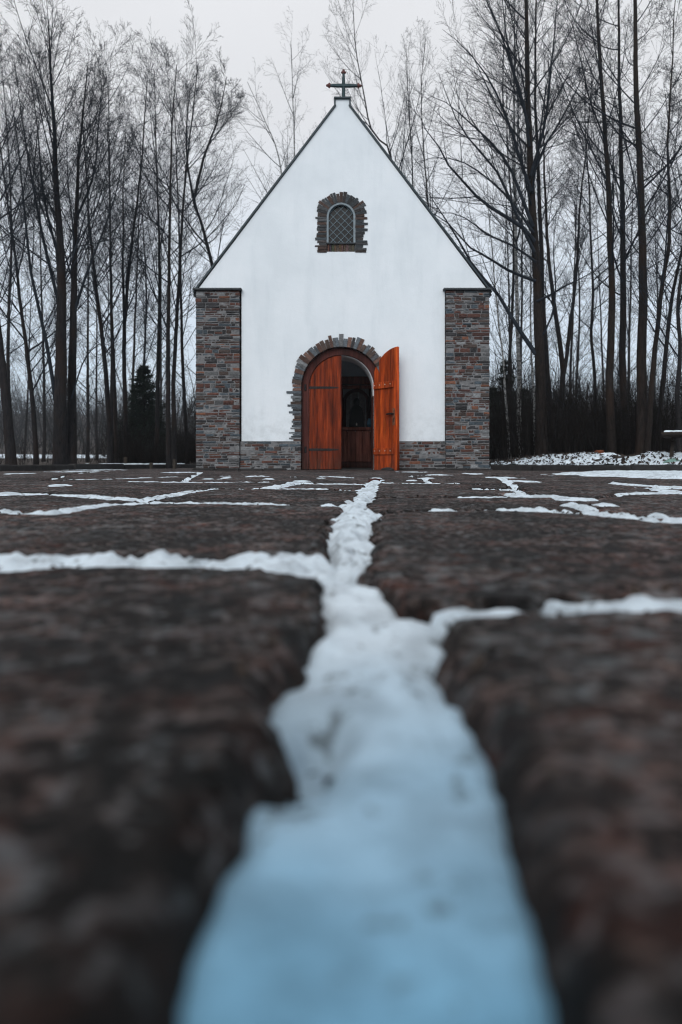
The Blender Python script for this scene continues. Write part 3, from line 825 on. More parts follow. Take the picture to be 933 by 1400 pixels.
# door surround: thin slates set on edge round the arch, bonded raggedly into the plaster
b = MB()
z = .582
for side in (-1, 1):
    z = .582
    while z < ZS - .01:
        h = random.uniform(.032, .06)
        if z + h > ZS - .02: h = ZS - z
        wout = random.choice([random.uniform(.13, .19), random.uniform(.19, .29)])
        xin = XD + side * RD
        xo = xin + side * wout
        rock(b, min(xin, xo), max(xin, xo), YF - .016 + random.uniform(-.006, .006), YF + .16, z + .003, z + h - .003, .006, scol(1.0 if random.random() > .3 else 1.5))
        z += h
ang = 0.0
while ang < math.pi - .01:
    da = random.uniform(.05, .105)
    if ang + da > math.pi - .03: da = math.pi - ang
    am = ang + da / 2
    lo_ = RD; ln = random.choice([random.uniform(.15, .19), random.uniform(.16, .20), random.uniform(.18, .245)])
    if abs(am - math.pi / 2) < .06: ln = .25
    wd = da * (RD + ln * .35)
    Mx = Matrix.Translation((XD + lo_ * math.cos(am), 0, ZS + lo_ * math.sin(am))) @ Matrix.Rotation(-am + random.uniform(-.04, .04), 4, 'Y')
    s0 = len(b.v)
    rock(b, 0, ln, YF - .018 + random.uniform(-.008, .006), YF + .16, -.5, .5, .0, scol(1.0 if random.random() > .4 else 1.6), .0045)
    for i in range(s0, len(b.v)):
        x_, y_, z_ = b.v[i]; hw_ = (da / 2 - .005) * (RD + x_ * .75)
        b.v[i] = tuple(Mx @ Vector((x_, y_, (1 if z_ > 0 else -1) * hw_ + random.uniform(-.0025, .0025))))
    ang += da
sur = b.build('door_surround', M['masonry'], chapel)
ring = arch(XD, ZS, RD + .13, .57)[:] + list(reversed(arch(XD, ZS, RD + .012, .57)))
prism('mortar', [ring], YF - .004, YF + .16, M['mortar'], sur)

# wooden frame, reveal, leaves
fr = arch(XD, ZS, RD - .004, .02) + list(reversed(arch(XD, ZS, .650, .02)))
prism('door_frame', [fr], YF + .10, YF + .18, M['frame_wood'], chapel, None, .006)
rv = arch(XD, ZS, RD - .02, .02) + list(reversed(arch(XD, ZS, .635, .02)))
prism('door_reveal', [rv], YF + .184, YF + .86, M['reveal'], chapel)
for xa in (XD - .652, XD + .622):
    jb = MB(); jb.box(xa, xa + .03, YF + .184, YF + .865, .02, 1.5, .004); jb.build('jamb_lining', M['frame_wood'], chapel)
thr = MB(); thr.box(XD - 1.05, XD + .95, YF - .30, YF + .20, -.06, .012, .012); thr.build('doorstep', M['kerb'], chapel)

def plank_leaf(name, width, R_, zc_, zb, y0, th, Mx, mat, hinge_left, nplank=4):
    """leaf in local x 0..width (0 = hinge), quarter-arch top rising to the meeting edge"""
    b_out = []
    leaf = None
    ols = []
    for i in range(nplank):
        xa, xb = width * i / nplank + .0015, width * (i + 1) / nplank - .0015
        top = []
        for k in range(7):
            xx = xa + (xb - xa) * k / 6
            dd = width - xx
            top.append((xx, zc_ + math.sqrt(max(R_ * R_ - dd * dd, .0))))
        ols.append([(xb, zb), (xa, zb)] + top)
    return ols
# left leaf, shut
wl = .645
ols = plank_leaf('door', wl, .645, ZS, .022, 0, 0, None, None, True)
ML = Matrix.Translation((XD - wl, YF + .128, 0))
core = []
def leaf_mesh(ols, Mx, mat, th, name, backing):
    ds = []
    cu_parts = [prism('plank', [o_], 0, th, None, None, Mx, .004) for o_ in ols]
    bk = prism('plank', [backing], th * .25, th * .9, None, None, Mx)
    import bmesh
    bm = bmesh.new()
    for o_ in cu_parts + [bk]:
        bm.from_mesh(o_.data)
    me = bpy.data.meshes.new(name); bm.to_mesh(me); bm.free()
    for o_ in cu_parts + [bk]: bpy.data.objects.remove(o_)
    return link(name, me, mat, chapel)
def backing(width, R_, zc_, zb):
    top = []
    for k in range(15):
        xx = .002 + (width - .006) * k / 14; dd = width - xx
        top.append((xx, zc_ - .003 + math.sqrt(max(R_ * R_ - dd * dd, 0))))
    return [(width - .004, zb + .002), (.002, zb + .002)] + top
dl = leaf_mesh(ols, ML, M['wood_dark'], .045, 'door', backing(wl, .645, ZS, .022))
dl['label'] = 'left door leaf, shut, with two long iron hinges'
for zz in (Z(529), Z(614.5)):
    hb = MB()
    x0 = XD - wl - .09; y_ = YF + .128 - .012
    P = [(x0, zz - .026), (x0 + .1, zz - .024), (x0 + .50, zz - .022), (x0 + .655, zz - .012), (x0 + .69, zz), (x0 + .655, zz + .012), (x0 + .50, zz + .022), (x0 + .1, zz + .024), (x0, zz + .026)]
    st = prism('hinge', [P], YF + .128 - .012, YF + .126, M['iron'], dl)
    hp = MB(); hp.tube([(x0 + .015, YF + .095, zz - .06), (x0 + .015, YF + .095, zz + .06)], .022, 10)
    hp.build('hinge_pin', M['iron'], dl)
# right leaf, swung wide open
PHI = R(50)
wr = .665; Rr = .725; zr = 1.668
e1 = Vector((math.cos(PHI), -math.sin(PHI), 0)); e2 = Vector((math.sin(PHI), math.cos(PHI), 0))
MR = Matrix(((e1.x, e2.x, 0, XD + .648), (e1.y, e2.y, 0, YF + .10), (0, 0, 1, 0), (0, 0, 0, 1)))
ols = plank_leaf('door', wr, Rr, zr, .004, 0, 0, None, None, False)
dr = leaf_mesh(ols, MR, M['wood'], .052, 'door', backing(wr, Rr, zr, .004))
dr['label'] = 'right door leaf, swung open, with lever handle'
for zz in (1.675, .375):
    b = MB(); b.box(.01, .575, -.034, -.001, zz - .065, zz + .065, .008, M=MR)
    bt = b.build('batten', M['wood'], dr)
    for xx in (.05, .20, .35, .50):
        b = MB()
        Mx = MR @ Matrix.Translation((xx, -.034, zz + .01)) @ Matrix.Rotation(R(90), 4, 'X')
        s0 = len(b.v); b.lathe([(.013, 0), (.011, .005), (.006, .008), (.001, .009)], (0, 0, 0), 10)
        b.v[s0:] = [tuple(Mx @ Vector(p_)) for p_ in b.v[s0:]]
        b.build('stud', M['bright'], dr, True)
b = MB(); b.box(.535, .600, -.010, -.001, .88, 1.21, .003, M=MR); b.build('lock_plate', M['rust'], dr)
b = MB()
b.tube([MR @ Vector((.57, -.006, 1.10)), MR @ Vector((.57, -.055, 1.10))], .014, 10)
b.tube([MR @ Vector((.575, -.055, 1.10)), MR @ Vector((.50, -.060, 1.103)), MR @ Vector((.42, -.056, 1.098))], [.020, .018, .015], 10)
b.build('handle', M['iron'], dr)
b = MB(); b.box(.560, .580, -.014, -.0101, .935, 1.02, .002, M=MR); b.build('keyhole', M['iron'], dr)
b = MB(); b.box(.64, .664, .0525, .057, .02, 1.9, .002, M=MR); b.build('edge_strip', M['wood_dark'], dr)

# gable window
PC = [(.06, .072, .082), (.045, .048, .052), (.07, .055, .05), (.075, .048, .04), (.055, .05, .05), (.085, .09, .095)]
b = MB()
for side in (-1, 1):
    z = Z(345.5)
    while z < ZW:
        h = random.uniform(.038, .062)
        if z + h > ZW - .02: h = ZW - z
        xin = XW + side * (RW + .018); xo = xin + side * random.choice([random.uniform(.15, .19), random.uniform(.18, .25)])
        rock(b, min(xin, xo), max(xin, xo), YF - .016 + random.uniform(-.006, .006), YF + .14, z + .003, z + h - .003, .006, scol(.8))
        z += h
ang = 0
while ang < math.pi - .01:
    da = random.uniform(.11, .19)
    if ang + da > math.pi - .08: da = math.pi - ang
    am = ang + da / 2; r0 = RW + .018; ln = random.choice([random.uniform(.17, .21), random.uniform(.20, .26)])
    # wedge-shaped slates
    Mx = Matrix.Translation((XW, 0, ZW)) @ Matrix.Rotation(-am, 4, 'Y')
    y0 = YF - .016 + random.uniform(-.006, .006); s0 = len(b.v)
    rock(b, r0, r0 + ln, y0, YF + .14, -.5, .5, .0, scol(.8), .003)
    for i in range(s0, len(b.v)):
        x, y, zz = b.v[i]; hw_ = (da / 2 - .006) * (r0 + (x - r0) * .8)
        b.v[i] = tuple(Mx @ Vector((x, y, (1 if zz > 0 else -1) * hw_ + random.uniform(-.002, .002))))
    ang += da
x = XW - RW
while x < XW + RW - .01:           # soldier stones under the sill
    w_ = random.uniform(.035, .06)
    if x + w_ > XW + RW - .03: w_ = XW + RW - x
    rock(b, x + .002, x + w_ - .002, YF + .015 + random.uniform(-.006, .006), YF + .14, Z(345.5) + random.uniform(-.015, .005), ZWB - .02, .005, tuple(c * random.uniform(.7, 1.3) for c in (.085, .06, .05)))
    x += w_
ws = b.build('window_surround', M['masonry'], chapel)
ring = arch(XW, ZW, RW + .15, Z(345.5)) + list(reversed(arch(XW, ZW, RW + .014, Z(345.5))))
prism('mortar', [ring], YF - .004, YF + .14, M['mortar'], ws)
win = prism('window', [arch(XW, ZW, RW + .017, ZWB, 24) + list(reversed(arch(XW, ZW, RW - .022, ZWB, 24)))], YF - .006, YF + .10, M['wframe'], chapel)
prism('pane', [arch(XW, ZW, RW - .02, ZWB, 24)], YF + .085, YF + .10, M['pane'], win)
lat = MB(); r_in = RW - .022; sp = .153
for s in (-1, 1):
    for k in range(-6, 7):
        # line x*s + z = c
        c0 = k * sp + .02; seg = []
        for i in range(241):
            u = -.6 + 1.2 * i / 240
            xx = u; zz = c0 - s * u
            ins = (abs(xx) < r_in and zz > (ZWB - ZW)) and (zz < 0 or xx * xx + zz * zz < r_in * r_in)
            if ins: seg.append((xx, zz))
        if len(seg) > 4:
            lat.tube([(XW + seg[0][0], YF + .066 + .006 * s, ZW + seg[0][1]), (XW + seg[-1][0], YF + .066 + .006 * s, ZW + seg[-1][1])], .0042, 6)
lat.build('lattice', M['lead'], win)
b = MB(); b.box(XW - RW - .02, XW + RW + .02, YF - .03, YF + .12, ZWB - .028, ZWB - .002, .006); b.build('sill', M['slate'], win)

# ------------------------------------------------------------------ inside the chapel
altar = empty('altar', (.35, 17.6, .03), 'dark wooden altar with planked front and tall panelled back seen through the doorway', 'altar')
b = MB()
n = 11
for i in range(n):
    xa = -.75 + 2.0 * i / n
    b.box(xa + .004, xa + 2.0 / n - .004, 17.6, 17.63, .18, .93, .006)
b.build('front_panel', M['inner_wood'], altar)
b = MB(); b.box(-.78, 1.28, 17.64, 18.3, .03, .90); b.box(-.8, 1.3, 17.585, 17.63, .031, .17, .01); b.build('body', M['frame_wood'], altar)
b = MB(); b.box(-.85, 1.35, 17.54, 18.35, .935, 1.01, .01); b.build('top', M['inner_wood'], altar)
n = 12
b = MB()
for i in range(n):
    xa = -.85 + 2.2 * i / n
    b.box(xa + .004, xa + 2.2 / n - .004, 18.30, 18.34, 1.02, 2.1, .005)
b.build('back_panel', M['niche'], altar)
b = MB(); b.box(-.9, 1.4, 18.2, 18.38, 2.11, 2.30, .012); b.box(-.88, 1.38, 18.24, 18.36, 2.0, 2.085, .01); b.build('beam', M['inner_wood'], altar)
for xc_ in (-.30, .38):
    a_o = arch(xc_, 1.66, .335, 1.02, 20) + list(reversed(arch(xc_, 1.66, .255, 1.02, 20)))
    prism('niche_arch', [a_o], 18.21, 18.297, M['frame_wood'], altar)
for xx in (.035, .715):
    b = MB(); b.box(xx - .025, xx + .025, 18.18, 18.205, 1.02, 1.99, .005)
    b.build('post', M['frame_wood'], altar)
# robed figure in the right niche
st = MB()
st.lathe([(.17, 0), (.19, .03), (.185, .10), (.175, .22), (.165, .34), (.155, .42), (.13, .50), (.075, .545), (.062, .56), (.075, .60), (.082, .65), (.07, .70), (.035, .735), (.003, .745)], (.385, 18.1, 1.011), 24, sy=.6)
o = st.build('statue', M['figure'], None, True); props(o, 'dark veiled figure standing on the altar inside the chapel', 'statue')
cd = empty('candle', (.40, 17.62, 1.01), 'small white candle in a dark holder on the altar edge', 'candle')
b = MB(); b.lathe([(.016, .02), (.016, .085), (.004, .09), (.002, .105)], (.375, 17.62, 1.01), 12); b.build('wax', M['wax'], cd, True)
b = MB(); b.lathe([(.03, 0), (.032, .008), (.02, .018), (.017, .035), (.0185, .04)], (.375, 17.62, 1.01), 14); b.build('holder', M['iron'], cd, True)
vs = MB(); vs.lathe([(.04, 0), (.062, .02), (.078, .08), (.07, .14), (.048, .18), (.055, .205), (.05, .205), (.044, .18)], (.70, 17.63, 1.011), 20)
o = vs.build('vase', M['blue'], None, True); props(o, 'round blue glazed vase at the right end of the altar', 'vase')
b = MB(); b.box(XC - 2.49, XC + 2.49, YF + .90, YF + .96, 2.75, 3.0); 
# lintel wall over the inner side of the doorway keeps the nave dim
o = b.build('tie_beam', M['frame_wood'], chapel)

# ------------------------------------------------------------------ trees
def tubes(P, Rr, sides):
    """P (N,n,3), Rr (N,n) -> verts, faces"""
    N, n, _ = P.shape
    T = np.empty_like(P); T[:, 1:-1] = P[:, 2:] - P[:, :-2]; T[:, 0] = P[:, 1] - P[:, 0]; T[:, -1] = P[:, -1] - P[:, -2]
    T /= np.linalg.norm(T, axis=2, keepdims=True) + 1e-9
    ref = np.array([.37, .88, .29]); U = np.cross(T, ref); U /= np.linalg.norm(U, axis=2, keepdims=True) + 1e-9
    W = np.cross(T, U)
    th = np.arange(sides) * 2 * np.pi / sides
    V = P[:, :, None, :] + Rr[:, :, None, None] * (U[:, :, None, :] * np.cos(th)[None, None, :, None] + W[:, :, None, :] * np.sin(th)[None, None, :, None])
    base = (np.arange(N) * n * sides)[:, None, None] + (np.arange(n - 1) * sides)[None, :, None]
    k = np.arange(sides)[None, None, :]; k2 = (k + 1) % sides
    f = np.stack([base + k, base + k2, base + sides + k2, base + sides + k], -1).reshape(-1, 4)
    return V.reshape(-1, 3), f

def resample(pts, n):
    pts = np.asarray(pts, float)
    d = np.concatenate([[0], np.cumsum(np.linalg.norm(np.diff(pts, axis=0), axis=1))])
    # Catmull-Rom through the given points
    out = []
    for s in np.linspace(0, d[-1], n):
        i = min(max(np.searchsorted(d, s) - 1, 0), len(pts) - 2)
        u = (s - d[i]) / (d[i + 1] - d[i] + 1e-9)
        p0 = pts[max(i - 1, 0)]; p1 = pts[i]; p2 = pts[i + 1]; p3 = pts[min(i + 2, len(pts) - 1)]
        out.append(.5 * (2 * p1 + (p2 - p0) * u + (2 * p0 - 5 * p1 + 4 * p2 - p3) * u * u + (3 * p1 - p0 - 3 * p2 + p3) * u ** 3))
    return np.array(out)

def sprout(P, Rr, L, k, tmin, tmax, ang, lf, up, wig, n, taper, rng, rratio=.55, rmax=None, lenpow=.6):
    """k children on every parent"""
    N, m, _ = P.shape
    tt = tmin + (tmax - tmin) * (np.arange(k)[None, :] + rng.uniform(0, 1, (N, k))) / k
    tt = tt.ravel(); par = np.repeat(np.arange(N), k)
    s = tt * (m - 1); i = np.minimum(s.astype(int), m - 2); u = (s - i)[:, None]
    pos = P[par, i] * (1 - u) + P[par, i + 1] * u
    rad = Rr[par, i] * (1 - u[:, 0]) + Rr[par, i + 1] * u[:, 0]
    T = P[par, i + 1] - P[par, i]; T /= np.linalg.norm(T, axis=1, keepdims=True) + 1e-9
    rv_ = rng.normal(size=T.shape); rv_ -= (rv_ * T).sum(1, keepdims=True) * T; rv_ /= np.linalg.norm(rv_, axis=1, keepdims=True) + 1e-9
    a = np.radians(rng.uniform(ang[0], ang[1], len(tt)))[:, None]
    D = T * np.cos(a) + rv_ * np.sin(a)
    Lc = L[par] * lf * (1 - lenpow * (tt - tmin) / (tmax - tmin + 1e-6)) * rng.uniform(.6, 1.25, len(tt))
    Q = np.empty((len(tt), n, 3)); Q[:, 0] = pos
    for j in range(1, n):
        Q[:, j] = Q[:, j - 1] + D * (Lc / (n - 1))[:, None]
        D = D + np.array([0, 0, 1.0]) * up + rng.normal(0, wig, D.shape)
        D /= np.linalg.norm(D, axis=1, keepdims=True)
    r0 = np.minimum(rad * rratio, Lc * .0072) * rng.uniform(.75, 1.1, len(tt))
    if rmax: r0 = np.minimum(r0, rmax)
    Rc = r0[:, None] * np.linspace(1, taper, n)[None, :]
    return Q, np.maximum(Rc, .0021), Lc

def tree(label, stems, Y, limbs=(), bark='bark', twig='twig', name='bare_tree', cat='tree', group=None, seed=1, k=(28, 9, 7, 4),
         first=.3, ang=(32, 62), lf=.34, up=(.095, .05, .03, .02), density=1.0, limb_w=3.0, droop=False, crown_y=True):
    """stems: list of ([(px,py)...], base width px, top width px)"""
    rng = np.random.default_rng(seed)
    x0, y0, _ = at(*stems[0][0][0], Y)
    z0 = tz1(x0, y0)
    root = empty(name, (x0, y0, z0 - .02), label, cat, group)
    Pm = []; Rm = []; Lm = []
    for (pts, w0, w1) in stems:
        off = np.cumsum(rng.normal(0, .10, len(pts))); off -= off[0]
        if len(Pm): off += rng.uniform(-.1, .1)
        W = [at(px, py, Y + o) for (px, py), o in zip(pts, off)]
        if pts[0][1] > 600: W[0] = (W[0][0], W[0][1], min(W[0][2], z0 - .12))
        Q = resample(W, 34)
        jit = rng.normal(0, .012, Q.shape); jit[:, 2] = 0; Q[2:] += np.cumsum(jit, 0)[2:] * .6
        tq = np.linspace(0, 1, 34)
        rr = (w0 * .86 * (1 - tq) ** 1.1 + w1 * tq ** .5) * Y / F / 2
        if pts[0][1] > 600: rr = rr * (1 + .45 * np.exp(-tq * 28))
        V_, f_ = tubes(Q[None], rr[None], 12)
        link('trunk', mesh_arrays('trunk', V_, [f_]), M[bark], root)
        Pm.append(Q); Rm.append(rr); Lm.append(np.linalg.norm(Q[-1] - Q[0]))
    P0 = np.stack(Pm); R0 = np.stack(Rm); L0 = np.array(Lm)
    Vs = []; Fs = []; nv = 0
    def put(P, Rr, s):
        nonlocal nv
        V_, f_ = tubes(P, Rr, s); Vs.append(V_); Fs.append(f_ + nv); nv += len(V_)
    k1 = max(3, int(k[0] * density))
    P1, R1, L1 = sprout(P0, R0, L0, k1, first, .97, ang, lf, up[0], .038, 10, .2, rng, .6, None, .5)
    if limbs:
        LP = []; LR = []; LL = []
        for lb in limbs:
            pts = lb[0] if isinstance(lb, tuple) and isinstance(lb[0], list) else lb
            lw = lb[1] if isinstance(lb, tuple) and isinstance(lb[0], list) else limb_w
            dy = rng.uniform(-1.6, 1.2)
            W = [at(px, py, Y + dy * i / len(pts)) for i, (px, py) in enumerate(pts)]
            Q = resample(W, 10); LP.append(Q); LR.append(np.linspace(lw, .5, 10) * Y / F / 2); LL.append(np.linalg.norm(Q[-1] - Q[0]))
        P1 = np.concatenate([P1, np.array(LP)]); R1 = np.concatenate([R1, np.array(LR)]); L1 = np.concatenate([L1, LL])
    put(P1, R1, 6)
    P2, R2, L2 = sprout(P1, R1, L1, k[1], .15, .98, (22, 50), .50, up[1], .05, 7, .3, rng, .6)
    put(P2, R2, 4)
    P3, R3, L3 = sprout(P2, R2, L2, k[2], .12, 1.0, (20, 50), .55, up[2], .045, 5, .4, rng, .62)
    put(P3, R3, 3)
    if k[3]:
        P4, R4, L4 = sprout(P3, R3, L3, max(2, k[3] - 1), .1, 1.0, (18, 48), .75, up[3], .05, 4, .6, rng, .7)
        put(P4, R4, 3)
    link('crown', mesh_arrays('crown', np.concatenate(Vs), [np.concatenate(Fs)]), M[twig], root)
    return root

GL = 'bare trees in the wood left of the chapel'
GR = 'bare trees in the wood right of the chapel'
GB = 'trees behind the chapel'
# ---- left
tree('thick twin stemmed bare tree, the largest left of the chapel', [
    ([(84, 634), (83, 560), (83, 480), (84, 400), (82, 330), (77, 225), (72, 120), (68, 30)], 23, 1.2),
    ([(97, 634), (97, 540), (99, 450), (101, 354), (104, 240), (110, 160), (118, 85)], 17, 1.0)], 16.5,
    limbs=[([(79, 570), (68, 490), (54, 425), (42, 370), (35, 300), (25, 200), (12, 110)], 6), ([(82, 420), (60, 330), (45, 250), (30, 160), (20, 80)], 5),
           ([(101, 430), (120, 370), (140, 320), (160, 260), (172, 190)], 4.5), ([(80, 350), (60, 270), (52, 180), (40, 90)], 4), ([(104, 300), (128, 240), (135, 170), (140, 110)], 4), ([(98, 545), (112, 500), (124, 480), (142, 470), (150, 500)], 2.5)],
    group=GL, seed=3, k=(26, 10, 7, 4), first=.40, ang=(18, 42), lf=.32)
tree('leaning bare trunk cut by the left edge of the photo', [([(16, 634), (11, 560), (3, 480), (-6, 400), (-15, 300), (-22, 200), (-28, 100)], 16, 1.5)], 15.2, group=GL, seed=4, first=.25)
tree('slender bare tree leaning left, between the edge trunk and the thick twin stemmed tree', [([(50, 633), (46, 560), (38, 480), (30, 420), (18, 330), (5, 230), (-5, 140)], 8, 1)], 19, group=GL, seed=5, first=.2)
tree('thin bare tree leaning left, first one right of the thick twin stemmed tree', [([(151, 633), (147, 560), (140, 480), (129, 377), (122, 300), (117, 220), (112, 150)], 9, 1)], 19, group=GL, seed=6, k=(22, 8, 6, 4))
tree('thin straight bare tree close beside the forked thin tree', [([(160, 633), (158, 520), (155, 400), (154, 300), (152, 220), (150, 160)], 7, 1)], 21, group=GL, seed=7, k=(20, 7, 6, 4), lf=.25)
tree('thin bare tree forking at half height, left of the dark conifer', [([(171, 633), (171, 470), (174, 420), (180, 350), (188, 270), (196, 190), (202, 110)], 8, 1), ([(171, 470), (169, 420), (168, 350), (166, 270), (168, 180)], 5, .8)], 20, group=GL, seed=8, k=(18, 8, 6, 4), lf=.26)
tree('thin upright bare tree right in front of the dark bushy conifer', [([(214, 633), (217, 500), (220, 380), (217, 260), (214, 150), (212, 95)], 7.5, .8)], 22, group=GL, seed=9, k=(22, 8, 6, 4), lf=.26)
tree('tall straight bare tree, left one of the pair beside the left pier', [([(231, 632), (231, 500), (231, 400), (235, 217), (240, 130), (243, 90)], 8.5, 1)], 19, group=GL, seed=10, k=(24, 8, 6, 4), lf=.26)
tree('tall bare tree leaning right, right one of the pair beside the left pier', [([(238, 632), (239, 520), (245, 400), (252, 266), (262, 160), (270, 90)], 8, 1)], 20.4, group=GL, seed=11, k=(22, 8, 6, 4), lf=.27)
tree('crooked bare tree rising behind the left roof slope and forking', [([(330, 634), (318, 500), (305, 420), (291, 365), (278, 310), (265, 272), (256, 200), (262, 120)], 11, 1), ([(265, 272), (280, 215), (300, 160), (312, 105)], 5, .8)], 23, group=GB, seed=12, k=(22, 9, 6, 4), first=.45, ang=(40, 75))
tree('pale birch standing behind the roof, its top just left of the cross', [([(405, 634), (404, 400), (403, 210), (400, 120), (397, 55)], 7, .7)], 27, group=GB, seed=13, bark='birch', name='birch_tree', k=(18, 6, 4, 3), first=.45, lf=.22, ang=(20, 45), up=(.04, -.02, -.06, -.08))
tree('birch leaning left behind the left roof slope', [([(402, 634), (392, 400), (383, 231), (362, 165), (338, 112)], 7, .7)], 26, group=GB, seed=14, bark='birch', name='birch_tree', k=(18, 6, 4, 3), first=.45, lf=.22, ang=(20, 50), up=(.05, -.02, -.06, -.08))
tree('thin bare tree curving up directly right of the cross', [([(562, 634), (548, 400), (538, 221), (524, 195), (509, 174), (498, 120), (488, 60), (484, 0)], 7, .8)], 25, group=GB, seed=15, k=(20, 7, 5, 4), first=.5, lf=.22, ang=(18, 42))
tree('faint thin tree behind the right roof slope, nearest the bare tree at the cross', [([(578, 634), (570, 400), (566, 250), (560, 150), (556, 60)], 6, .6)], 29, group=GB, seed=16, k=(18, 6, 4, 3), first=.45, lf=.2, ang=(18, 42))
tree('faint thin tree behind the right roof slope, under the big tree\'s branch tips', [([(606, 634), (596, 400), (584, 240), (577, 130), (582, 50)], 6, .6)], 28, group=GB, seed=17, k=(18, 6, 4, 3), first=.45, lf=.2, ang=(18, 42))
# ---- right
tree('thin pale sapling leaning left, nearest the right pier', [([(698, 628), (693, 560), (689, 502), (682, 440), (676, 380), (668, 280), (660, 190)], 4, .6)], 19, group=GR, seed=18, bark='birch', name='birch_tree', k=(14, 5, 4, 3), first=.3, lf=.2)
tree('white barked birch between the right pier and the big tree', [([(712, 628), (711, 560), (711, 500), (709, 400), (705, 250), (702, 80), (700, -60)], 7.5, 1)], 20, group=GR, seed=19, bark='birch', name='birch_tree', k=(22, 7, 5, 4), first=.42, lf=.2)
tree('thin birch half hidden behind the big tree', [([(733, 630), (730, 560), (728, 500), (726, 420), (724, 300), (720, 200)], 4.2, .6)], 18.6, group=GR, seed=20, bark='birch', name='birch_tree', k=(12, 5, 4, 3), first=.5, lf=.16)
tree('big bare tree right of the chapel whose limbs sweep over the roof', [([(741, 630), (738, 540), (736, 471), (733, 380), (728, 280), (722, 120), (719, 0), (717, -130)], 17.5, 3)], 17.5,
     limbs=[([(733, 484), (711, 452), (695, 426), (683, 405), (671, 390), (650, 368), (620, 316), (596, 280), (578, 250)], 6.5),
            ([(732, 384), (700, 372), (680, 360), (655, 345), (640, 336), (618, 310), (600, 296), (575, 285)], 4.5),
            ([(731, 330), (716, 312), (690, 295), (660, 276), (640, 255), (612, 224), (600, 200), (584, 180), (570, 150)], 6),
            ([(729, 310), (712, 265), (695, 225), (672, 195), (645, 170), (610, 140), (585, 130)], 5.5),
            ([(727, 262), (712, 220), (700, 180), (680, 130), (660, 95), (630, 60), (605, 40)], 5),
            ([(724, 175), (705, 110), (690, 60), (675, 20), (660, -20)], 4.5),
            ([(728, 240), (745, 200), (760, 176), (776, 148), (790, 120), (800, 96), (812, 60)], 4),
            ([(734, 412), (755, 402), (771, 392), (790, 383), (808, 373), (822, 360)], 3.5),
            ([(726, 240), (745, 170), (752, 110), (758, 50), (764, -20)], 5),
            ([(733, 358), (700, 335), (665, 320), (640, 300), (610, 290), (580, 296)], 3.5),
            ([(730, 318), (690, 265), (640, 225), (600, 215), (570, 222)], 4),
            ([(731, 345), (705, 290), (680, 235), (650, 200), (625, 165), (600, 100)], 5),
            ([(724, 200), (716, 140), (700, 90), (690, 30), (684, -40)], 4),
            ([(734, 470), (752, 440), (760, 400), (757, 340), (762, 280)], 3)],
     bark='bark_brown', group=GR, seed=21, k=(20, 11, 7, 4), first=.45, ang=(25, 55), lf=.26)
tree('dark bare tree standing close behind the big tree', [([(756, 631), (754, 570), (747, 490), (742, 430), (739, 360), (736, 240), (732, 160), (731, 60), (735, -60)], 10, 1.5)], 19, group=GR, seed=22, k=(20, 8, 6, 4), first=.4, lf=.22)
tree('V shaped bare tree forking at chest height, right of the big tree', [([(763, 630), (764, 577), (770, 520), (765, 470), (760, 430), (754, 380), (750, 350), (748, 280), (745, 200), (748, 120)], 10, 1), ([(770, 520), (778, 450), (783, 390), (786, 350), (790, 270), (800, 200), (806, 130)], 6.5, .8)], 19, group=GR, seed=23, k=(18, 7, 6, 4), first=.35, lf=.24)
tree('thin short bare tree at the foot of the V shaped tree', [([(777, 628), (774, 580), (771, 540), (775, 480), (782, 430)], 5, .8)], 18.3, group=GR, seed=24, k=(10, 5, 4, 3), lf=.3)
tree('slightly wavy thin bare tree midway between the V shaped tree and the thick trunks', [([(813, 628), (812, 560), (813, 517), (808, 460), (810, 400), (809, 350), (805, 260), (800, 180), (800, 100)], 6, .8)], 20, group=GR, seed=25, k=(20, 7, 6, 4), lf=.24)
tree('tall thick bare tree, leftmost of the thick trunks at right', [([(837, 626), (834, 560), (833, 502), (836, 426), (836, 400), (831, 270), (828, 200), (822, 120), (816, 0), (813, -130)], 13, 2)], 17.5, bark='bark_brown', group=GR, seed=26, k=(24, 9, 6, 4), first=.35, lf=.24, ang=(25, 52))
tree('tall dark bare tree, second of the thick trunks at right', [([(860, 624), (856, 560), (853, 502), (853, 420), (852, 350), (850, 250), (848, 150), (846, 60), (845, -60)], 12.5, 2)], 18.5, group=GR, seed=27, k=(24, 8, 6, 4), first=.32, lf=.24)
tree('thickest bare trunk of the clump at right, grown together with a thinner one', [([(877, 624), (877, 540), (877, 471), (879, 400), (876, 240), (870, 120), (868, 0), (866, -130)], 16.5, 3), ([(884, 626), (889, 560), (893, 502), (900, 440), (905, 395), (911, 360), (914, 350), (918, 280), (915, 200), (920, 100), (925, 0)], 9, 1)], 17, bark='bark_brown', group=GR, seed=28, k=(22, 9, 6, 4), first=.32, lf=.25)
tree('bare tree leaning right out of the thick clump', [([(900, 624), (905, 540), (911, 471), (918, 400), (929, 350), (940, 270), (948, 150)], 9, 1)], 17.8, group=GR, seed=29, k=(22, 9, 6, 4), lf=.28)
tree('crooked bare tree at the right edge behind the snowy table', [([(929, 626), (928, 590), (925, 540), (930, 480), (926, 420), (935, 330), (938, 200), (936, 80)], 8, 1)], 16.4, group=GR, seed=30, k=(24, 9, 6, 4), lf=.28, first=.25)

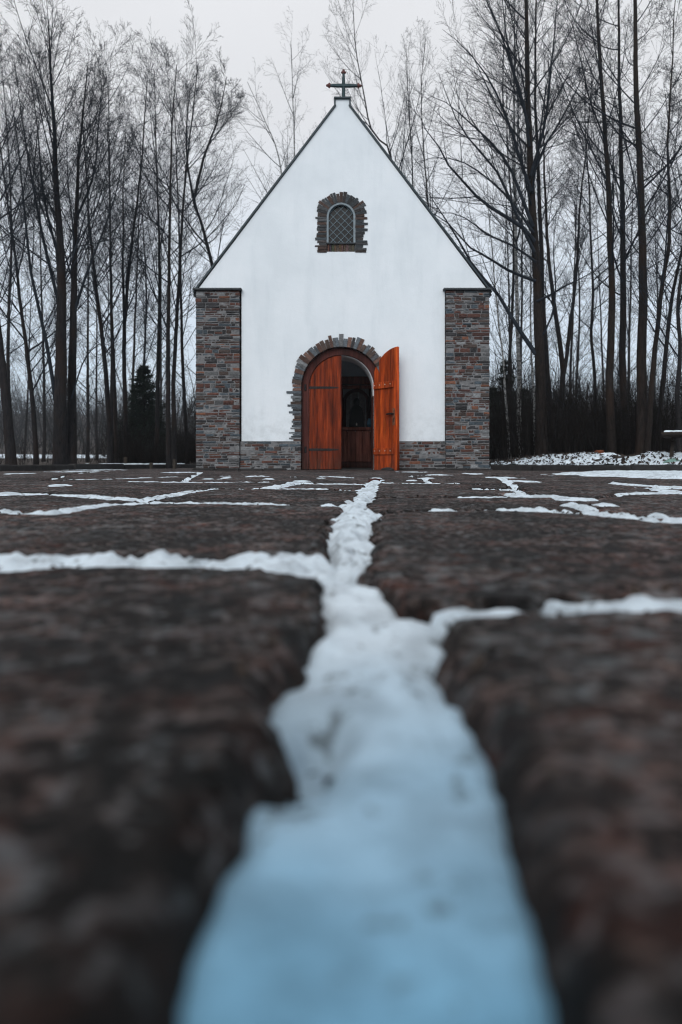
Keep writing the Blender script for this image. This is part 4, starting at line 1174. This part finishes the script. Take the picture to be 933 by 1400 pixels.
# ---- thinner trees deeper in the wood, nothing tells them apart
def copy_tree(src, loc, rz, sc):
    c = src.copy(); COL.objects.link(c); c.location = loc; c.rotation_euler = (0, 0, rz); c.scale = (sc, sc, sc)
    for ch in src.children:
        d = ch.copy(); COL.objects.link(d); d.parent = c
    return c
for side, gname, lab, rngx in ((-1, 'thin trees deep in the left wood', 'thin bare tree deep in the wood left of the chapel, behind the nearer trunks', (-40, 280)),
                               (1, 'thin trees deep in the right wood', 'thin bare tree deep in the wood right of the chapel, behind the nearer trunks', (670, 980))):
    protos = []
    for i in range(3):
        Y0 = 30.0; px0 = 60 + 60 * i if side < 0 else 700 + 80 * i
        lean = random.uniform(-14, 14)
        pts = [(px0, 630), (px0 + lean * .1, 520), (px0 + lean * .4, 400), (px0 + lean * .7, 300), (px0 + lean, 215)]
        protos.append(tree(lab, [(pts, 5.5, .6)], Y0, group=gname, seed=60 + i + 5 * (side > 0), k=(24, 7, 6, 3), first=.2, lf=.24, ang=(25, 60)))
    n = 9
    for i in range(n):
        Yd = random.uniform(23, 44); pxd = rngx[0] + (rngx[1] - rngx[0]) * (i + random.random()) / n
        x = (pxd - CX) * Yd / F
        if abs(x - XC) < 3.6 and Yd < 24: x = math.copysign(4.2, x)
        copy_tree(protos[i % 3], (x, Yd, tz1(x, Yd) - .02), random.uniform(0, 6.28), random.uniform(.75, 1.15))

# ---- dark conifers
def conifer(label, px, ptop, Y, width, seed, dens=1.0):
    rng = np.random.default_rng(seed)
    x, y, zt_ = at(px, ptop, Y); z0 = tz1(x, y); H = zt_ - z0
    root = empty('spruce_tree', (x, y, z0 - .02), label, 'conifer')
    b_ = MB(); b_.tube([(x, y, z0 - .15), (x + .02, y, z0 + H * .5), (x, y, z0 + H)], [.07, .045, .008], 8); b_.build('trunk', M['bark'], root, True)
    nb = int(H * 46 * dens)
    tb = np.sort(rng.uniform(.04, .985, nb)); az = rng.uniform(0, 6.283, nb)
    Lb = width * (1 - tb) ** .8 * rng.uniform(.65, 1.15, nb) + .06
    n = 5; Pb = np.empty((nb, n, 3)); Pb[:, 0] = np.stack([np.full(nb, x), np.full(nb, y), z0 + tb * H], 1)
    D = np.stack([np.cos(az), np.sin(az), rng.uniform(-.15, .45, nb)], 1)
    for j in range(1, n):
        Pb[:, j] = Pb[:, j - 1] + D * (Lb / (n - 1))[:, None]; D = D + np.array([0, 0, -.10]) + rng.normal(0, .06, D.shape)
        D /= np.linalg.norm(D, axis=1, keepdims=True)
    V1, f1 = tubes(Pb, np.linspace(.012, .004, n)[None] * np.ones((nb, 1)), 3)
    Ps, Rs, Ls = sprout(Pb, np.full((nb, n), .005), Lb, 12, .1, 1.0, (30, 65), .36, -.04, .08, 3, .6, rng, 1.0)
    # needles: narrow blades all along each shoot
    m = 7; N_ = len(Ps)
    tt = rng.uniform(0, 1, (N_, m)); a0 = Ps[:, None, 0] * (1 - tt[..., None]) + Ps[:, None, -1] * tt[..., None]
    nd = (Ps[:, -1] - Ps[:, 0]); nd /= np.linalg.norm(nd, axis=1, keepdims=True) + 1e-9
    nd = nd[:, None, :] * .8 + rng.normal(0, .5, (N_, m, 3)); nd *= .07
    sd_ = np.cross(nd, rng.normal(0, 1, nd.shape)); sd_ /= np.linalg.norm(sd_, axis=2, keepdims=True) + 1e-9; sd_ *= .012
    tri = np.stack([a0 - sd_, a0 + sd_, a0 + nd], 2).reshape(-1, 3)
    V2, f2 = tubes(Ps, np.full((N_, 3), .004), 3)
    tf = np.arange(len(tri)).reshape(-1, 3) + len(V1) + len(V2)
    link('crown', mesh_arrays('crown', np.concatenate([V1, V2, tri]), [np.concatenate([f1, f2 + len(V1)]), tf], False), M['needle'], root)
conifer('dark bushy conifer among the thin trunks left of the chapel', 197, 498, 27, 1.35, 201, 2.2)
conifer('tall dark spruce showing between the right pier and the birch', 692, 492, 26, .95, 202)
conifer('short dark spruce tight against the right pier edge', 674, 528, 27, .9, 203)
conifer('dark spruce behind the white barked birch', 716, 530, 28, .95, 204)
conifer('low wide dark spruce right of the V shaped bare tree', 790, 560, 25, .9, 205, 1.4)
conifer('low dark spruce behind the leftmost thick trunk at right', 826, 566, 26, .9, 206, 1.3)
conifer('low dark spruce behind the clump of thick trunks', 895, 556, 24, 1.0, 207, 1.3)

# ---- undergrowth and far wood: masses nobody could count
def brush(name, n, xr, yr, hr, label, seed, mat='brush', rad=.010, avoid=True, k=5, sub=3):
    rng = np.random.default_rng(seed)
    yy = rng.uniform(*yr, n); u = rng.uniform(xr[0], xr[1], n)
    xx = (u - CX) * yy / F
    ok = poly_sd(xx, yy, PLAZA) > .5
    ok &= ~((np.abs(xx - XC) < 3.4) & (yy < 22))
    xx, yy = xx[ok], yy[ok]; n = len(xx); zz = terrain(xx, yy)
    h = rng.uniform(*hr, n) * np.clip(  .75 + 2.2 * fbm(xx * .35, yy * .12, 2, seed), .25, 1.6)
    P = np.empty((n, 5, 3)); P[:, 0] = np.stack([xx, yy, zz - .05], 1)
    D = np.stack([rng.normal(0, .22, n), rng.normal(0, .22, n), np.ones(n)], 1)
    for j in range(1, 5):
        P[:, j] = P[:, j - 1] + D * (h / 4)[:, None]; D = D + rng.normal(0, .14, D.shape); D /= np.linalg.norm(D, axis=1, keepdims=True)
    Rr = np.linspace(1, .35, 5)[None] * (rad * rng.uniform(.6, 1.4, n))[:, None]
    V1, f1 = tubes(P, Rr, 4)
    P2, R2, L2 = sprout(P, Rr, h, k, .1, .98, (25, 70), .45, .03, .12, 4, .4, rng, .6)
    V2, f2 = tubes(P2, R2, 3)
    P3, R3, L3 = sprout(P2, R2, L2, sub, .1, 1, (25, 65), .5, .02, .14, 3, .5, rng, .7)
    V3, f3 = tubes(P3, R3, 3)
    return props(link(name, mesh_arrays(name, np.concatenate([V1, V2, V3]), [np.concatenate([f1, f2 + len(V1), f3 + len(V1) + len(V2)])]), M[mat]), label, None, None, 'stuff')
brush('undergrowth', 1900, (152, 300), (19, 40), (.7, 2.4), 'dense dark bare brush between the dark conifer and the left pier', 301, k=7, sub=5)
brush('undergrowth', 420, (-160, 150), (18, 40), (.3, 1.5), 'thin low bare brush round the thick twin stemmed tree at left', 305, k=6, sub=4)
brush('undergrowth', 3000, (668, 1060), (16.8, 40), (.7, 2.4), 'dense dark bare brush at the foot of the trees right of the chapel', 302, k=7, sub=5)
brush('far_wood', 6500, (-200, 1150), (86, 330), (5, 12), 'distant dark wood beyond the snowy field', 303, rad=.11, k=9, sub=3)

# ------------------------------------------------------------------ small things around
for (px, hh, dpt, lab) in ((172, .24, 17.6, 'short grey wooden post behind the left kerb, furthest from the chapel'), (207, .26, 17.9, 'short grey wooden post behind the left kerb, middle of three'), (239, .34, 17.2, 'short grey wooden post behind the left kerb, nearest the chapel')):
    x, y, _ = at(px, 630, dpt); z0 = tz1(x, y)
    b = MB(); r = .045
    b.lathe([(r, -.15), (r * 1.02, .02), (r * .97, hh * .5), (r, hh - .012), (r * .85, hh), (.002, hh + .004)], (x, y, z0), 9)
    o = b.build('post', M['post'], None, True); props(o, lab, 'post', 'short posts behind the left kerb')

# picnic table at the right edge, snow on its top
tx0, ty0 = at(951, 600, 13.2)[0], 13.2
gz = tz1(tx0, ty0)
tab = empty('picnic_table', (tx0, ty0, gz), 'wooden picnic table with a snow covered top, cut by the right edge', 'table')
Mt = Matrix.Translation((tx0, ty0, 0)) @ Matrix.Rotation(R(-28), 4, 'Z')
ztop = at(920, 594.5, 13.2)[2]
b = MB()
for i in range(4):
    b.box(-.52, .9, -.36 + .18 * i + .005, -.36 + .18 * (i + 1) - .005, ztop - .045, ztop, .006, M=Mt)
b.build('tabletop', M['table_wood'], tab)
for xx in (-.36, .72):
    b = MB()
    for s in (-1, 1):
        p0 = Mt @ Vector((xx, .30 * s * -1 * .3, ztop - .06)); p1 = Mt @ Vector((xx, .62 * s, gz - .05))
        b.tube([p0, p1], .034, 4)
    b.box(xx - .02, xx + .02, -.33, .33, ztop - .10, ztop - .047, .004, M=Mt)
    b.build('leg', M['table_wood'], tab)
for s in (-1, 1):
    b = MB(); b.box(-.52, .9, .52 * s - .11, .52 * s + .11, gz + .36, gz + .40, .006, M=Mt); b.build('bench', M['table_wood'], tab)
sx_ = np.linspace(-.515, .895, 60); sy_ = np.linspace(-.355, .355, 34)
SX, SY = np.meshgrid(sx_, sy_); a_, b_ = SX.ravel(), SY.ravel()
edge = np.minimum(np.minimum(a_ + .515, .895 - a_), np.minimum(b_ + .355, .355 - b_))
hz = .004 + .075 * (1 - np.exp(-edge / .012)) + .012 * fbm(a_ * 7, b_ * 7, 3, 401) * np.clip(edge / .05, 0, 1)
W_ = np.array([tuple(Mt @ Vector((x, y, ztop + z))) for x, y, z in zip(a_, b_, hz)])
link('snow_cover', mesh_arrays('snow_cover', W_, [grid_faces(60, 34)], True, {'near_shade': np.zeros(len(a_))}), M['snow'], tab)

# rust-brown stump in front of the trees
x, y, _ = at(820, 624, 15.5); z0 = tz1(x, y)
b = MB(); b.lathe([(.13, -.1), (.115, .03), (.09, .08), (.095, .115), (.07, .13), (.035, .12), (.002, .125)], (x, y, z0), 14)
for i in range(len(b.v)):
    vx, vy, vz = b.v[i]; f_ = 1 + .15 * math.sin(5 * math.atan2(vy - y, vx - x)); b.v[i] = (x + (vx - x) * f_, y + (vy - y) * f_, vz + random.uniform(-.012, .012))
o = b.build('stump', simple('stump_wood', (.13, .035, .012), .85, .5, 12, .6, .01)); props(o, 'small orange brown stump on the snowy bank', 'stump')

# pale green stone lying on the bank
x, y, _ = at(921, 636, 12.2); z0 = tz1(x, y)
b = MB(); b.lathe([(.02, -.04), (.12, -.02), (.14, .02), (.11, .06), (.05, .085), (.002, .09)], (x, y, z0 + .0), 9, sx=1.25, sy=.8)
for i in range(len(b.v)):
    v_ = b.v[i]; b.v[i] = (v_[0] + random.uniform(-.012, .012), v_[1], v_[2] + random.uniform(-.008, .008))
o = b.build('rock', M['green']); props(o, 'pale greenish rock in the snow at the foot of the right bank', 'rock')

# pale stone beside the open door leaf
x, y = (530 - CX) * 13.75 / F, 13.75
b = MB(); b.lathe([(.02, -.02), (.09, -.01), (.10, .025), (.075, .05), (.03, .062), (.002, .065)], (x, y, .0), 9, sx=1.3, sy=.8)
for i in range(len(b.v)):
    v_ = b.v[i]; b.v[i] = (v_[0] + random.uniform(-.008, .008), v_[1], v_[2] + random.uniform(-.005, .005))
o = b.build('rock', M['kerb']); props(o, 'small grey rock lying below the open door leaf', 'rock')

# fallen red leaf on the snow channel
x, y = gnd(512, 663)
lf_ = MB(); P = []; n = 9
for i in range(n):
    u = i / (n - 1); w_ = .028 * math.sin(math.pi * min(1, u * 1.02 + .02)) ** .8
    zc_ = .016 + .014 * math.sin(u * 3.0) + .008 * u
    for s in (-1, 0, 1):
        P.append((x - .04 + .08 * u, y + s * w_, zc_ + (.012 if s else 0)))
lf_.add(P, [(i * 3 + j, i * 3 + j + 1, i * 3 + j + 4, i * 3 + j + 3) for i in range(n - 1) for j in range(2)])
o = lf_.build('leaf', M['leaf_red'], None, True); props(o, 'curled red brown leaf lying at the far end of the snowy channel', 'leaf')

# ------------------------------------------------------------------ thin winter haze
HAZE = 0.0007
if HAZE:
    hb = MB(); hb.box(-330, 330, -45, 440, -1.6, 60)
    hm = bpy.data.materials.new('haze'); hm.use_nodes = True
    nt = hm.node_tree; nt.nodes.remove(nt.nodes['Principled BSDF'])
    pv = nt.nodes.new('ShaderNodeVolumePrincipled'); pv.inputs['Color'].default_value = (.80, .88, .97, 1)
    pv.inputs['Density'].default_value = HAZE; pv.inputs['Anisotropy'].default_value = .2
    nt.links.new(pv.outputs[0], nt.nodes['Material Output'].inputs['Volume'])
    o = hb.build('haze', hm); props(o, 'thin cold winter haze hanging in the wood', None, None, 'stuff')
